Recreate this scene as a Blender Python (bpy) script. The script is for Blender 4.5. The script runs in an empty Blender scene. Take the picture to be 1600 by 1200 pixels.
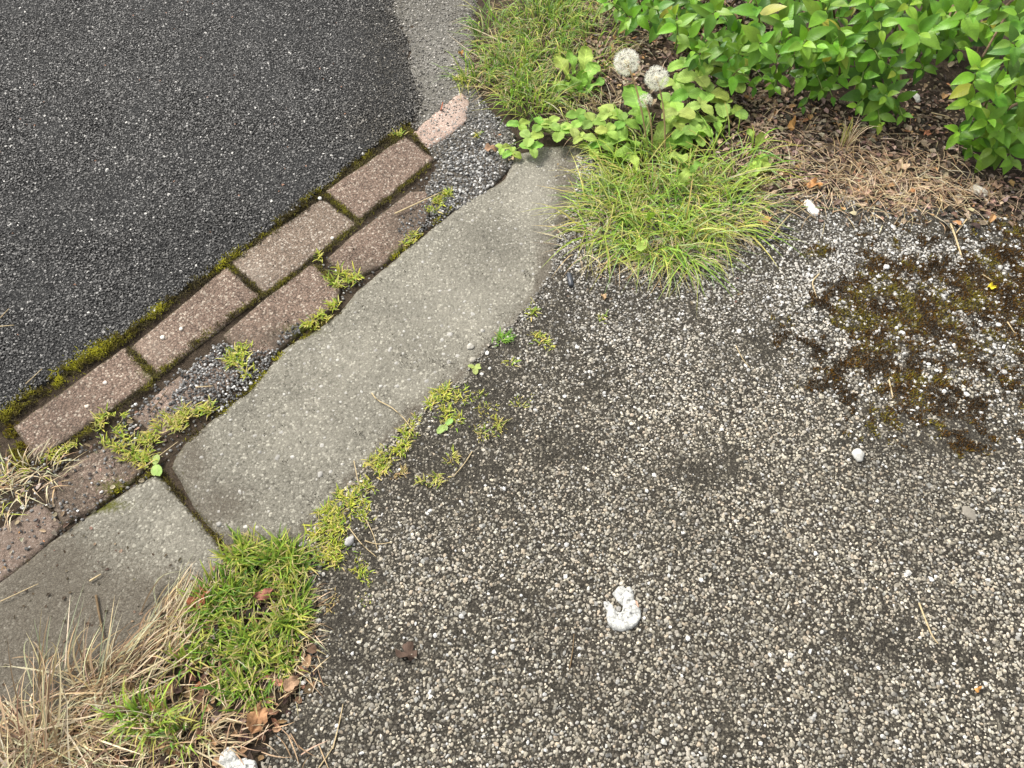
import bpy, bmesh, math, random
import numpy as np
from mathutils import Vector, Matrix, Quaternion
from mathutils.geometry import delaunay_2d_cdt

random.seed(7)
rng = np.random.default_rng(7)
scene = bpy.context.scene
COL = scene.collection

# ------------------------------------------------------------------ camera, world, sun, exposure
CAM_H = 1.0
PITCH = math.radians(57.0)          # below the horizon
F = 1202.0                          # focal length for a 1600 px wide picture
cam = bpy.data.cameras.new('camera')
cam.sensor_width = 36.0
cam.lens = 36.0 * F / 1600.0
cam.clip_start = 0.02
cam.clip_end = 200.0
cam_ob = bpy.data.objects.new('camera', cam)
COL.objects.link(cam_ob)
cam_ob.location = (0, 0, CAM_H)
cam_ob.rotation_euler = (math.radians(90) - PITCH, 0, 0)
scene.camera = cam_ob

world = bpy.data.worlds.new('World')
scene.world = world
world.use_nodes = True
wn = world.node_tree.nodes
wl = world.node_tree.links
wn.clear()
w_out = wn.new('ShaderNodeOutputWorld')
w_bg = wn.new('ShaderNodeBackground')
w_sky = wn.new('ShaderNodeTexSky')
w_hs = wn.new('ShaderNodeHueSaturation')
w_sky.sky_type = 'NISHITA'
w_sky.sun_disc = False
SUN_EL = math.radians(52)
SUN_AZ = math.radians(-50)          # from +Y (into the picture), negative = from the left
w_sky.sun_elevation = SUN_EL
w_sky.sun_rotation = SUN_AZ
w_sky.dust_density = 4.0
w_hs.inputs['Saturation'].default_value = 0.12     # overcast: a nearly neutral sky
w_bg.inputs['Strength'].default_value = 0.115
wl.new(w_sky.outputs[0], w_hs.inputs['Color'])
wl.new(w_hs.outputs[0], w_bg.inputs[0])
wl.new(w_bg.outputs[0], w_out.inputs[0])

sun = bpy.data.lights.new('sun', 'SUN')
sun.energy = 1.5
sun.angle = math.radians(12)
sun.color = (1.0, 0.94, 0.84)
sun_ob = bpy.data.objects.new('sun', sun)
COL.objects.link(sun_ob)
sd = Vector((math.sin(SUN_AZ) * math.cos(SUN_EL), math.cos(SUN_AZ) * math.cos(SUN_EL), math.sin(SUN_EL)))
sun_ob.rotation_euler = sd.to_track_quat('Z', 'Y').to_euler()
sun_ob.location = sd * 5

scene.view_settings.view_transform = 'Standard'
scene.view_settings.look = 'None'
scene.view_settings.exposure = 1.17
scene.view_settings.gamma = 1.0
scene.view_settings.use_curve_mapping = False

# ------------------------------------------------------------------ measuring the photograph
SP, CP = math.sin(PITCH), math.cos(PITCH)

def ray(u, v):
    a = (np.asarray(u, float) - 800.0) / F
    b = (600.0 - np.asarray(v, float)) / F
    return a, b * SP + CP, b * CP - SP

def P(u, v, z=0.0):
    """world point seen at photo pixel (u, v) at height z"""
    dx, dy, dz = ray(u, v)
    t = (z - CAM_H) / dz
    return np.stack([dx * t, dy * t, np.zeros_like(t) + z], -1)

def PV(u, v, z=0.0):
    return Vector([float(c) for c in P(u, v, z)])

def UV(xy):
    """photo pixel of ground points"""
    x = xy[..., 0]; y = xy[..., 1]
    zc = y * CP + CAM_H * SP
    yc = y * SP - CAM_H * CP
    return 800 + F * x / zc, 600 - F * yc / zc

def lerp(a, b, t):
    return a + (b - a) * t

def sstep(a, b, x):
    t = np.clip((x - a) / (b - a), 0, 1)
    return t * t * (3 - 2 * t)

def _hash(i, j, s):
    n = (i * 374761393 + j * 668265263 + s * 1442695041) & 0xffffffff
    n = ((n ^ (n >> 13)) * 1274126177) & 0xffffffff
    n = n ^ (n >> 16)
    return (n & 0xffff) / 65535.0

def vnoise(x, y, s=0):
    xi = np.floor(x).astype(np.int64); yi = np.floor(y).astype(np.int64)
    fx = x - xi; fy = y - yi
    fx = fx * fx * (3 - 2 * fx); fy = fy * fy * (3 - 2 * fy)
    a = _hash(xi, yi, s); b = _hash(xi + 1, yi, s); c = _hash(xi, yi + 1, s); d = _hash(xi + 1, yi + 1, s)
    return lerp(lerp(a, b, fx), lerp(c, d, fx), fy)

def fbm(x, y, s=0, o=4):
    r = 0; amp = 0.5; tot = 0
    for k in range(o):
        r = r + amp * vnoise(x * 2 ** k + 17.3 * k, y * 2 ** k + 5.1 * k, s + k)
        tot += amp; amp *= 0.55
    return r / tot

def inpoly(pts, poly):
    x = pts[:, 0]; y = pts[:, 1]
    ins = np.zeros(len(pts), bool)
    n = len(poly); j = n - 1
    for i in range(n):
        xi, yi = poly[i]; xj, yj = poly[j]
        if yi != yj:
            c = ((yi > y) != (yj > y)) & (x < (xj - xi) * (y - yi) / (yj - yi) + xi)
            ins ^= c
        j = i
    return ins

def dist_poly(pts, poly, closed=True):
    d = np.full(len(pts), 1e9)
    n = len(poly)
    for i in range(n if closed else n - 1):
        a = np.asarray(poly[i]); b = np.asarray(poly[(i + 1) % n])
        ab = b - a; L = float(ab @ ab) + 1e-12
        t = np.clip(((pts - a) @ ab) / L, 0, 1)
        q = a + t[:, None] * ab
        d = np.minimum(d, np.hypot(*(pts - q).T))
    return d

def blobs(u, v, lst):
    """soft union of ellipses (u, v, ru, rv, strength) measured on the photo"""
    r = np.zeros_like(u)
    for (cu, cv, ru, rv, s) in lst:
        q = ((u - cu) / ru) ** 2 + ((v - cv) / rv) ** 2
        r = np.maximum(r, s * np.exp(-q * 0.9))
    return r

# ------------------------------------------------------------------ object helpers
def tag(o, label=None, cat=None, group=None, kind=None):
    if label: o['label'] = label
    if cat: o['category'] = cat
    if group: o['group'] = group
    if kind: o['kind'] = kind
    return o

def thing(name, loc, label, cat, group=None):
    o = bpy.data.objects.new(name, None)
    o.empty_display_size = 0.02
    o.location = loc
    COL.objects.link(o)
    return tag(o, label, cat, group)

def wloc(o):
    l = Vector(o.location)
    while o.parent is not None:
        o = o.parent
        l += Vector(o.location)
    return l

def link_mesh(name, me, parent=None, origin=None):
    """me holds world coordinates; shift to its origin"""
    o = bpy.data.objects.new(name, me)
    org = Vector(origin) if origin is not None else (wloc(parent) if parent else Vector((0, 0, 0)))
    if org.length > 0:
        me.transform(Matrix.Translation(-org))
    if parent is not None:
        o.parent = parent
        o.location = org - wloc(parent)
    else:
        o.location = org
    COL.objects.link(o)
    return o

def np_mesh(name, V, FQ, mat, col=None, smooth=False):
    """V (n,3); FQ (m,3 or 4) int array; col (n,3) point colours"""
    me = bpy.data.meshes.new(name)
    V = np.ascontiguousarray(V, dtype=np.float32); FQ = np.ascontiguousarray(FQ, dtype=np.int32)
    m, k = FQ.shape
    me.vertices.add(len(V)); me.vertices.foreach_set('co', V.ravel())
    me.loops.add(m * k); me.loops.foreach_set('vertex_index', FQ.ravel())
    me.polygons.add(m)
    me.polygons.foreach_set('loop_start', np.arange(0, m * k, k, dtype=np.int32))
    me.polygons.foreach_set('loop_total', np.full(m, k, dtype=np.int32))
    me.polygons.foreach_set('use_smooth', np.full(m, smooth))
    if col is not None:
        at = me.color_attributes.new('Col', 'FLOAT_COLOR', 'POINT')
        c4 = np.ones((len(V), 4), np.float32); c4[:, :3] = col
        at.data.foreach_set('color', c4.ravel())
    me.update(calc_edges=True)
    me.materials.append(mat)
    return me

# ------------------------------------------------------------------ materials
def mat_new(name):
    m = bpy.data.materials.new(name); m.use_nodes = True
    nt = m.node_tree
    for n in list(nt.nodes):
        nt.nodes.remove(n)
    out = nt.nodes.new('ShaderNodeOutputMaterial')
    bs = nt.nodes.new('ShaderNodeBsdfPrincipled')
    nt.links.new(bs.outputs[0], out.inputs[0])
    return m, nt, bs, out

def N(nt, t, **kw):
    n = nt.nodes.new(t)
    for k, v in kw.items():
        if k.startswith('in_'):
            key = k[3:]
            n.inputs[int(key) if key.isdigit() else key.replace('_', ' ')].default_value = v
        else:
            setattr(n, k, v)
    return n

def ramp(nt, src, stops):
    r = nt.nodes.new('ShaderNodeValToRGB')
    e = r.color_ramp.elements
    while len(e) > 1: e.remove(e[-1])
    e[0].position = stops[0][0]; e[0].color = (*stops[0][1], 1)
    for p, c in stops[1:]:
        x = e.new(p); x.color = (*c, 1)
    nt.links.new(src, r.inputs[0])
    return r.outputs[0]

def mix(nt, fac, a, b, mode='MIX'):
    n = nt.nodes.new('ShaderNodeMix'); n.data_type = 'RGBA'; n.blend_type = mode
    for sock, val in ((n.inputs[0], fac), (n.inputs[6], a), (n.inputs[7], b)):
        if hasattr(val, 'links') or isinstance(val, bpy.types.NodeSocket):
            nt.links.new(val, sock)
        elif isinstance(val, tuple):
            sock.default_value = (*val, 1)
        else:
            sock.default_value = val
    return n.outputs[2]

def g(x): return (x, x, x)

def pos(nt):
    return nt.nodes.new('ShaderNodeNewGeometry').outputs['Position']

def noise(nt, co, scale, detail=4, rough=0.6):
    n = N(nt, 'ShaderNodeTexNoise'); n.inputs['Scale'].default_value = scale
    n.inputs['Detail'].default_value = detail; n.inputs['Roughness'].default_value = rough
    nt.links.new(co, n.inputs['Vector'])
    return n.outputs[0]

def voro(nt, co, scale, feature='F1'):
    n = N(nt, 'ShaderNodeTexVoronoi'); n.feature = feature
    n.inputs['Scale'].default_value = scale
    nt.links.new(co, n.inputs['Vector'])
    return n

def bump(nt, bs, h, strength, dist):
    b = N(nt, 'ShaderNodeBump'); b.inputs['Strength'].default_value = strength
    b.inputs['Distance'].default_value = dist
    nt.links.new(h, b.inputs['Height'])
    nt.links.new(b.outputs[0], bs.inputs['Normal'])
    return b

def M_vcol(name, rough=0.85, vary=0.25, scale=400, spec=0.3, transl=0.0, bumpd=0.0, vmul=1.0):
    """vertex colour times fine grain"""
    m, nt, bs, out = mat_new(name)
    a = N(nt, 'ShaderNodeVertexColor', layer_name='Col')
    c = noise(nt, pos(nt), scale, 3)
    gr = ramp(nt, c, [(0.25, g(1 - vary)), (0.75, g(1 + vary))])
    col = mix(nt, 1.0, a.outputs[0], gr, 'MULTIPLY')
    nt.links.new(col, bs.inputs['Base Color'])
    bs.inputs['Roughness'].default_value = rough
    bs.inputs['Specular IOR Level'].default_value = spec
    if bumpd:
        bump(nt, bs, c, 0.8, bumpd)
    if transl:
        tr = N(nt, 'ShaderNodeBsdfTranslucent'); ms = N(nt, 'ShaderNodeMixShader')
        ms.inputs[0].default_value = transl
        nt.links.new(col, tr.inputs[0])
        nt.links.new(bs.outputs[0], ms.inputs[1]); nt.links.new(tr.outputs[0], ms.inputs[2])
        nt.links.new(ms.outputs[0], out.inputs[0])
    return m

def M_speckle(name, base, light, dark, scale, amount=0.35, bd=0.0012, attr=True, rough=0.9, warm=None, soft=0.0):
    """cast or rolled surface full of small stones; Col (if any) tints it: r dirt, g pale worn parts, b moss"""
    m, nt, bs, out = mat_new(name)
    p = pos(nt)
    v1 = voro(nt, p, scale)
    v2 = voro(nt, p, scale * 0.43)
    hue = ramp(nt, v1.outputs['Color'], [(0.0, dark), (0.35, base), (0.7, base), (0.9, light)])
    n1 = noise(nt, p, scale * 2.2, 5, 0.75)
    grain = ramp(nt, n1, [(0.28, g(0.5)), (0.5, g(1.0)), (0.72, g(1.5))])
    col = mix(nt, 1.0, hue, grain, 'MULTIPLY')
    sel = ramp(nt, v2.outputs['Color'], [(0.80 - amount * 0.3, g(0)), (0.84 - amount * 0.3, g(1))])
    inner = ramp(nt, v2.outputs['Distance'], [(0.28, g(1)), (0.46, g(0))])
    selm = mix(nt, 1.0, sel, inner, 'MULTIPLY')
    col = mix(nt, selm, col, light)
    # gaps between grains
    edge = ramp(nt, v1.outputs['Distance'], [(0.35, g(1)), (0.75, g(0.45 + soft))])
    col = mix(nt, 1.0, col, edge, 'MULTIPLY')
    big = noise(nt, p, 9, 4, 0.6)
    bigr = ramp(nt, big, [(0.3, g(0.82)), (0.7, g(1.16))])
    col = mix(nt, 1.0, col, bigr, 'MULTIPLY')
    if attr:
        a = N(nt, 'ShaderNodeVertexColor', layer_name='Col')
        s = N(nt, 'ShaderNodeSeparateColor'); nt.links.new(a.outputs[0], s.inputs[0])
        pale = mix(nt, 0.5, col, light)
        col = mix(nt, s.outputs[1], col, pale)
        nd = noise(nt, p, 260, 4, 0.7)
        def thr(sock):
            mm = N(nt, 'ShaderNodeMath', operation='ADD'); nt.links.new(sock, mm.inputs[0]); nt.links.new(nd, mm.inputs[1])
            return ramp(nt, mm.outputs[0], [(0.62, g(0)), (0.95, g(1))])
        dirt = mix(nt, 1.0, mix(nt, 0.35, (0.075, 0.060, 0.044), col), grain, 'MULTIPLY')
        col = mix(nt, thr(s.outputs[0]), col, dirt)
        moss = ramp(nt, n1, [(0.3, (0.03, 0.035, 0.006)), (0.7, (0.12, 0.12, 0.015))])
        col = mix(nt, thr(s.outputs[2]), col, moss)
    nt.links.new(col, bs.inputs['Base Color'])
    bs.inputs['Roughness'].default_value = rough
    bs.inputs['Specular IOR Level'].default_value = 0.25
    hh = N(nt, 'ShaderNodeMath', operation='MULTIPLY_ADD')
    nt.links.new(v1.outputs['Distance'], hh.inputs[0]); hh.inputs[1].default_value = -1.0
    nt.links.new(n1, hh.inputs[2])
    bump(nt, bs, hh.outputs[0], 1.0, bd)
    return m

def M_soil(name, lo, hi):
    m, nt, bs, out = mat_new(name)
    p = pos(nt)
    n1 = noise(nt, p, 60, 6, 0.8)
    n2 = noise(nt, p, 420, 4, 0.8)
    c = ramp(nt, n1, [(0.3, lo), (0.7, hi)])
    gr = ramp(nt, n2, [(0.3, g(0.4)), (0.7, g(1.7))])
    col = mix(nt, 1.0, c, gr, 'MULTIPLY')
    nt.links.new(col, bs.inputs['Base Color']); bs.inputs['Roughness'].default_value = 0.95
    bs.inputs['Specular IOR Level'].default_value = 0.15
    bump(nt, bs, n2, 1.0, 0.003)
    return m

def M_plain(name, col, rough=0.7, vary=0.2, scale=300, spec=0.3, bd=0.0005):
    m, nt, bs, out = mat_new(name)
    p = pos(nt)
    n1 = noise(nt, p, scale, 5, 0.7)
    gr = ramp(nt, n1, [(0.3, g(1 - vary)), (0.7, g(1 + vary))])
    nt.links.new(mix(nt, 1.0, col, gr, 'MULTIPLY'), bs.inputs['Base Color'])
    bs.inputs['Roughness'].default_value = rough
    bs.inputs['Specular IOR Level'].default_value = spec
    bump(nt, bs, n1, 0.7, bd)
    return m

def M_leaf(name, transl=0.25, spec=0.4, rough=0.42, vein=1.10, blotch=0.15):
    """object colour is the leaf's own colour; veins from the leaf's own coordinates (x across, y along)"""
    m, nt, bs, out = mat_new(name)
    oi = N(nt, 'ShaderNodeObjectInfo')
    tc = N(nt, 'ShaderNodeTexCoord')
    sp = N(nt, 'ShaderNodeSeparateXYZ'); nt.links.new(tc.outputs['Object'], sp.inputs[0])
    ab = N(nt, 'ShaderNodeMath', operation='ABSOLUTE'); nt.links.new(sp.outputs[0], ab.inputs[0])
    mid = ramp(nt, ab.outputs[0], [(0.0, g(vein)), (0.0016 * 10, g(1.0))])
    # the leaf meshes are one unit long: side veins run obliquely
    w = N(nt, 'ShaderNodeMath', operation='MULTIPLY_ADD'); nt.links.new(ab.outputs[0], w.inputs[0]); w.inputs[1].default_value = -0.8
    nt.links.new(sp.outputs[1], w.inputs[2])
    w2 = N(nt, 'ShaderNodeMath', operation='MULTIPLY'); nt.links.new(w.outputs[0], w2.inputs[0]); w2.inputs[1].default_value = 55
    w3 = N(nt, 'ShaderNodeMath', operation='SINE'); nt.links.new(w2.outputs[0], w3.inputs[0])
    side = ramp(nt, w3.outputs[0], [(0.6, g(1.0)), (1.0, g(1.0 + (vein - 1) * 0.5))])
    n1 = noise(nt, pos(nt), 60, 3)
    bl = ramp(nt, n1, [(0.3, g(1 - blotch)), (0.7, g(1 + blotch))])
    col = mix(nt, 1.0, oi.outputs['Color'], mid, 'MULTIPLY')
    col = mix(nt, 1.0, col, side, 'MULTIPLY')
    col = mix(nt, 1.0, col, bl, 'MULTIPLY')
    nt.links.new(col, bs.inputs['Base Color'])
    bs.inputs['Roughness'].default_value = rough
    bs.inputs['Specular IOR Level'].default_value = spec
    bump(nt, bs, w3.outputs[0], 0.12, 0.0005)
    tr = N(nt, 'ShaderNodeBsdfTranslucent'); ms = N(nt, 'ShaderNodeMixShader')
    ms.inputs[0].default_value = transl
    nt.links.new(mix(nt, 1.0, col, (1.0, 1.0, 0.55), 'MULTIPLY'), tr.inputs[0])
    nt.links.new(bs.outputs[0], ms.inputs[1]); nt.links.new(tr.outputs[0], ms.inputs[2])
    nt.links.new(ms.outputs[0], out.inputs[0])
    return m

def M_pappus():
    m, nt, bs, out = mat_new('seed_pappus')
    bs.inputs['Base Color'].default_value = (0.93, 0.91, 0.85, 1); bs.inputs['Roughness'].default_value = .8
    tr = N(nt, 'ShaderNodeBsdfTranslucent'); ms = N(nt, 'ShaderNodeMixShader'); ms.inputs[0].default_value = .5
    tr.inputs[0].default_value = (0.93, 0.91, 0.85, 1)
    nt.links.new(bs.outputs[0], ms.inputs[1]); nt.links.new(tr.outputs[0], ms.inputs[2]); nt.links.new(ms.outputs[0], out.inputs[0])
    return m

MT = dict(
    pappus=M_pappus(),
    soil=M_soil('soil', (0.035, 0.026, 0.018), (0.085, 0.064, 0.045)),
    matrix=M_speckle('path_matrix', (0.060, 0.053, 0.041), (0.25, 0.225, 0.175), (0.018, 0.015, 0.012), 420, 0.15, 0.001, attr=False),
    tar=M_speckle('asphalt_matrix', (0.030, 0.030, 0.030), (0.10, 0.10, 0.095), (0.011, 0.011, 0.011), 300, 0.1, 0.002, attr=False),
    worn=M_speckle('worn_tarmac', (0.145, 0.136, 0.115), (0.3, 0.29, 0.26), (0.05, 0.047, 0.04), 300, 0.1, 0.0012, attr=True),
    chip=M_vcol('asphalt_chips', 0.6, 0.35, 700, 0.5),
    stone=M_vcol('aggregate_stones', 0.75, 0.22, 500, 0.35, bumpd=0.0004),
    moss=M_vcol('moss', 0.95, 0.3, 500, 0.1, transl=0.15),
    blade=M_vcol('grass_blades', 0.5, 0.12, 200, 0.35, transl=0.35),
    straw=M_vcol('dry_blades', 0.7, 0.15, 200, 0.25, transl=0.2),
    litter=M_vcol('litter', 0.85, 0.3, 300, 0.2, bumpd=0.0005),
    concrete=M_speckle('concrete', (0.210, 0.197, 0.160), (0.40, 0.38, 0.315), (0.085, 0.078, 0.061), 330, -0.2, 0.0009, soft=0.3),
    brick_red=M_speckle('brick_red', (0.225, 0.160, 0.122), (0.46, 0.385, 0.31), (0.085, 0.060, 0.045), 360, 0.35, 0.0011),
    brick_buff=M_speckle('brick_buff', (0.24, 0.182, 0.138), (0.48, 0.42, 0.35), (0.10, 0.08, 0.06), 380, 0.4, 0.0011),
    brick_pink=M_speckle('brick_pink', (0.4, 0.29, 0.235), (0.58, 0.47, 0.40), (0.2, 0.14, 0.115), 420, 0.1, 0.0007, soft=0.25),
    leaf=M_leaf('shrub_leaf'),
    weedleaf=M_leaf('weed_leaf', 0.3, 0.25, 0.6, 1.45, 0.2),
    dryleaf=M_leaf('dry_leaf', 0.1, 0.2, 0.8, 0.8, 0.35),
    twig=M_plain('twig_bark', (0.16, 0.11, 0.06), 0.85, 0.4, 250),
    greenstem=M_plain('green_stem', (0.18, 0.25, 0.06), 0.6, 0.2, 200),
    palestem=M_plain('dandelion_stalk', (0.3, 0.22, 0.10), 0.5, 0.2, 200),
    strawstem=M_plain('straw_stalk', (0.48, 0.38, 0.22), 0.7, 0.2, 250),
    seeds=M_plain('seed_core', (0.60, 0.50, 0.26), 0.8, 0.4, 900),
    plastic=M_plain('dark_plastic', (0.045, 0.05, 0.06), 0.35, 0.2, 200, 0.5),
)

# ------------------------------------------------------------------ sheets (a polygon filled with a fine net)
def densify(poly, step, amp=0.0, seed=0, far=3.0):
    out = []
    n = len(poly)
    for i in range(n):
        a = np.asarray(poly[i][:2], float); b = np.asarray(poly[(i + 1) % n][:2], float)
        L = np.hypot(*(b - a))
        near = min(np.hypot(*a), np.hypot(*b)) < far and max(np.hypot(*a), np.hypot(*b)) < 4
        k = max(1, int(L / step)) if near else 1
        nrm = np.array([-(b - a)[1], (b - a)[0]]) / (L + 1e-9)
        for j in range(k):
            q = a + (b - a) * j / k
            if near and amp:
                f = fbm(np.array([q[0] * 45]), np.array([q[1] * 45]), seed, 4)[0] - 0.5
                q = q + nrm * amp * 2 * f
            out.append((float(q[0]), float(q[1])))
    return out

def sheet(name, poly, z, step, mat, depth=0.02, round_=0.0, zfun=None, cfun=None, parent=None, near=None, smooth=True, drop=0.003):
    """poly: world xy outline.  A real slab: top net, sides going down."""
    pa = np.asarray(poly)
    lo = pa.min(0); hi = pa.max(0)
    if near is not None:
        lo = np.maximum(lo, near[0]); hi = np.minimum(hi, near[1])
    xs = np.arange(lo[0], hi[0], step); ys = np.arange(lo[1], hi[1], step)
    X, Y = np.meshgrid(xs, ys)
    pts = np.stack([X.ravel(), Y.ravel()], -1)
    pts = pts + rng.uniform(-0.3, 0.3, pts.shape) * step
    pts = pts[inpoly(pts, poly)]
    if len(pts):
        d = dist_poly(pts, poly)
        pts = pts[d > step * 0.45]
    nb = len(poly)
    co = [Vector(p) for p in poly] + [Vector((float(a), float(b))) for a, b in pts]
    vs, es, fs, *_ = delaunay_2d_cdt(co, [], [list(range(nb))], 1, 1e-7)
    V = np.array([(v.x, v.y) for v in vs])
    dd = dist_poly(V, poly)
    Z = np.full(len(V), z)
    if zfun is not None: Z = Z + zfun(V)
    if round_ > 0:
        t = np.clip(1 - dd / round_, 0, 1)
        Z = Z - drop * t * t
    me = bpy.data.meshes.new(name)
    bm = bmesh.new()
    bv = [bm.verts.new((V[i, 0], V[i, 1], Z[i])) for i in range(len(V))]
    for f in fs:
        try:
            bm.faces.new([bv[i] for i in f])
        except ValueError:
            pass
    bm.normal_update()
    for f in bm.faces:
        if f.normal.z < 0: f.normal_flip()
    be = [e for e in bm.edges if len(e.link_faces) == 1]
    ex = bmesh.ops.extrude_edge_only(bm, edges=be)
    for x in ex['geom']:
        if isinstance(x, bmesh.types.BMVert):
            x.co.z = z - depth
    for f in bm.faces: f.smooth = smooth
    bmesh.ops.recalc_face_normals(bm, faces=bm.faces)
    bm.to_mesh(me); bm.free()
    me.materials.append(mat)
    if cfun is not None:
        n = len(me.vertices)
        cc = np.zeros(n * 3, np.float32); me.vertices.foreach_get('co', cc); cc = cc.reshape(-1, 3)
        at = me.color_attributes.new('Col', 'FLOAT_COLOR', 'POINT')
        c4 = np.ones((n, 4), np.float32); c4[:, :3] = cfun(cc[:, :2].astype(float), dist_poly(cc[:, :2].astype(float), poly))
        at.data.foreach_set('color', c4.ravel())
    return me

def pxpoly(lst, z=0.0):
    return [tuple(float(c) for c in P(u, v, z)[:2]) for u, v in lst]

# ------------------------------------------------------------------ loose stones (thousands of real chips)
PHI = (1 + 5 ** 0.5) / 2
ICO = np.array([(-1, PHI, 0), (1, PHI, 0), (-1, -PHI, 0), (1, -PHI, 0), (0, -1, PHI), (0, 1, PHI), (0, -1, -PHI), (0, 1, -PHI),
                (PHI, 0, -1), (PHI, 0, 1), (-PHI, 0, -1), (-PHI, 0, 1)]) / math.sqrt(1 + PHI ** 2)
ICF = np.array([(0, 11, 5), (0, 5, 1), (0, 1, 7), (0, 7, 10), (0, 10, 11), (1, 5, 9), (5, 11, 4), (11, 10, 2), (10, 7, 6), (7, 1, 8),
                (3, 9, 4), (3, 4, 2), (3, 2, 6), (3, 6, 8), (3, 8, 9), (4, 9, 5), (2, 4, 11), (6, 2, 10), (8, 6, 7), (9, 8, 1)])

CUB = np.array([(x, y, z) for x in (-1, 1) for y in (-1, 1) for z in (-1, 1)]) * 0.62
CUF = np.array([(0, 1, 3), (0, 3, 2), (4, 6, 7), (4, 7, 5), (0, 4, 5), (0, 5, 1), (2, 3, 7), (2, 7, 6), (0, 2, 6), (0, 6, 4), (1, 5, 7), (1, 7, 3)])

def rand_rot(n):
    q = rng.normal(size=(n, 4)); q /= np.linalg.norm(q, axis=1)[:, None]
    w, x, y, z = q.T
    return np.stack([np.stack([1 - 2 * (y * y + z * z), 2 * (x * y - z * w), 2 * (x * z + y * w)], -1),
                     np.stack([2 * (x * y + z * w), 1 - 2 * (x * x + z * z), 2 * (y * z - x * w)], -1),
                     np.stack([2 * (x * z - y * w), 2 * (y * z + x * w), 1 - 2 * (x * x + y * y)], -1)], -2)

def stones_mesh(name, C, R, col, mat, rough=0.18, flat=0.75, smooth=False, elong=0.35, shape=None):
    n = len(C)
    BV, BF = (CUB, CUF) if shape == 'chip' else (ICO, ICF)
    nv = len(BV)
    V = BV[None] * (1 + rng.uniform(-rough, rough, (n, nv, 1)))
    V = V * (1 + rng.uniform(-elong, elong, (n, 1, 3)))
    V = np.einsum('nij,nkj->nki', rand_rot(n), V)
    V = V * R[:, None, None]
    V[:, :, 2] *= flat
    V = V + C[:, None, :]
    Fc = (BF[None] + (np.arange(n) * nv)[:, None, None]).reshape(-1, 3)
    cc = np.repeat(col[:, None, :], nv, 1).reshape(-1, 3)
    return np_mesh(name, V.reshape(-1, 3), Fc, mat, cc, smooth)

def scatter(poly, sp, lim=None, jit=0.45):
    pa = np.asarray(poly)
    lo = pa.min(0); hi = pa.max(0)
    if lim is not None:
        lo = np.maximum(lo, lim[0]); hi = np.minimum(hi, lim[1])
    X, Y = np.meshgrid(np.arange(lo[0], hi[0], sp), np.arange(lo[1], hi[1], sp * 0.87))
    X = X + (np.arange(X.shape[0]) % 2)[:, None] * sp * 0.5
    pts = np.stack([X.ravel(), Y.ravel()], -1)
    pts = pts + rng.uniform(-jit, jit, pts.shape) * sp
    u, v = UV(pts)
    m = (u > -70) & (u < 1670) & (v > -50) & (v < 1270)
    pts = pts[m]
    return pts[inpoly(pts, poly)]

# ------------------------------------------------------------------ blades (grass, straw, moss)
def blades_mesh(name, B, C, T, W, c0, c1, mat, K=5, side=None):
    """quadratic curves B-C-T as tapered folded ribbons"""
    n = len(B)
    t = np.linspace(0, 1, K + 1)[None, :, None]
    pts = (1 - t) ** 2 * B[:, None] + 2 * t * (1 - t) * C[:, None] + t ** 2 * T[:, None]
    tan = 2 * (1 - t) * (C - B)[:, None] + 2 * t * (T - C)[:, None]
    tan /= np.linalg.norm(tan, axis=2, keepdims=True) + 1e-9
    if side is None:
        r = rng.normal(size=(n, 3)) * np.array([1, 1, 0.35])
        s = np.cross((T - B) + 1e-6, np.array([0, 0, 1.0])) ; s /= np.linalg.norm(s, axis=1)[:, None] + 1e-9
        side = s + 0.45 * r
    sd_ = np.cross(tan, np.cross(np.repeat(side[:, None], K + 1, 1), tan))
    sd_ /= np.linalg.norm(sd_, axis=2, keepdims=True) + 1e-9
    prof = (np.minimum(1, 0.55 + t * 2.2) * (1 - t ** 2.2) + 0.04)
    w = W[:, None, None] * prof * 0.5
    nrm = np.cross(sd_, tan)
    L = pts - sd_ * w; Rr = pts + sd_ * w
    Md = pts - nrm * w * 0.45
    V = np.stack([L, Md, Rr], 2)                      # n, K+1, 3, 3
    base = (np.arange(n) * (K + 1) * 3)[:, None]
    fs = []
    for k in range(K):
        for a in (0, 1):
            i0 = k * 3 + a
            fs.append(np.stack([i0 + np.zeros(n, int), i0 + 1 + np.zeros(n, int), i0 + 4 + np.zeros(n, int), i0 + 3 + np.zeros(n, int)], -1))
    Fc = np.stack(fs, 1) + base[:, :, None]
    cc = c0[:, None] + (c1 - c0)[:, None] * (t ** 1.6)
    cc = np.repeat(cc[:, :, None, :], 3, 2)
    return np_mesh(name, V.reshape(-1, 3), Fc.reshape(-1, 4), mat, cc.reshape(-1, 3), True)

def jitter_cols(cols, weights, n, amt=0.15):
    cols = np.asarray(cols, float)
    idx = rng.choice(len(cols), n, p=np.asarray(weights) / np.sum(weights))
    c = cols[idx] * (1 + rng.uniform(-amt, amt, (n, 1)))
    return np.clip(c * (1 + rng.uniform(-amt * 0.4, amt * 0.4, (n, 3))), 0, 1)

GREENS = [(0.22, 0.38, 0.045), (0.33, 0.47, 0.06), (0.11, 0.24, 0.03), (0.50, 0.50, 0.13), (0.33, 0.45, 0.17)]
YGREEN = [(0.50, 0.52, 0.07), (0.38, 0.47, 0.06), (0.62, 0.56, 0.17), (0.22, 0.34, 0.04)]
STRAWS = [(0.56, 0.44, 0.27), (0.68, 0.58, 0.40), (0.38, 0.27, 0.15), (0.46, 0.44, 0.28), (0.20, 0.135, 0.08)]

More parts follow.
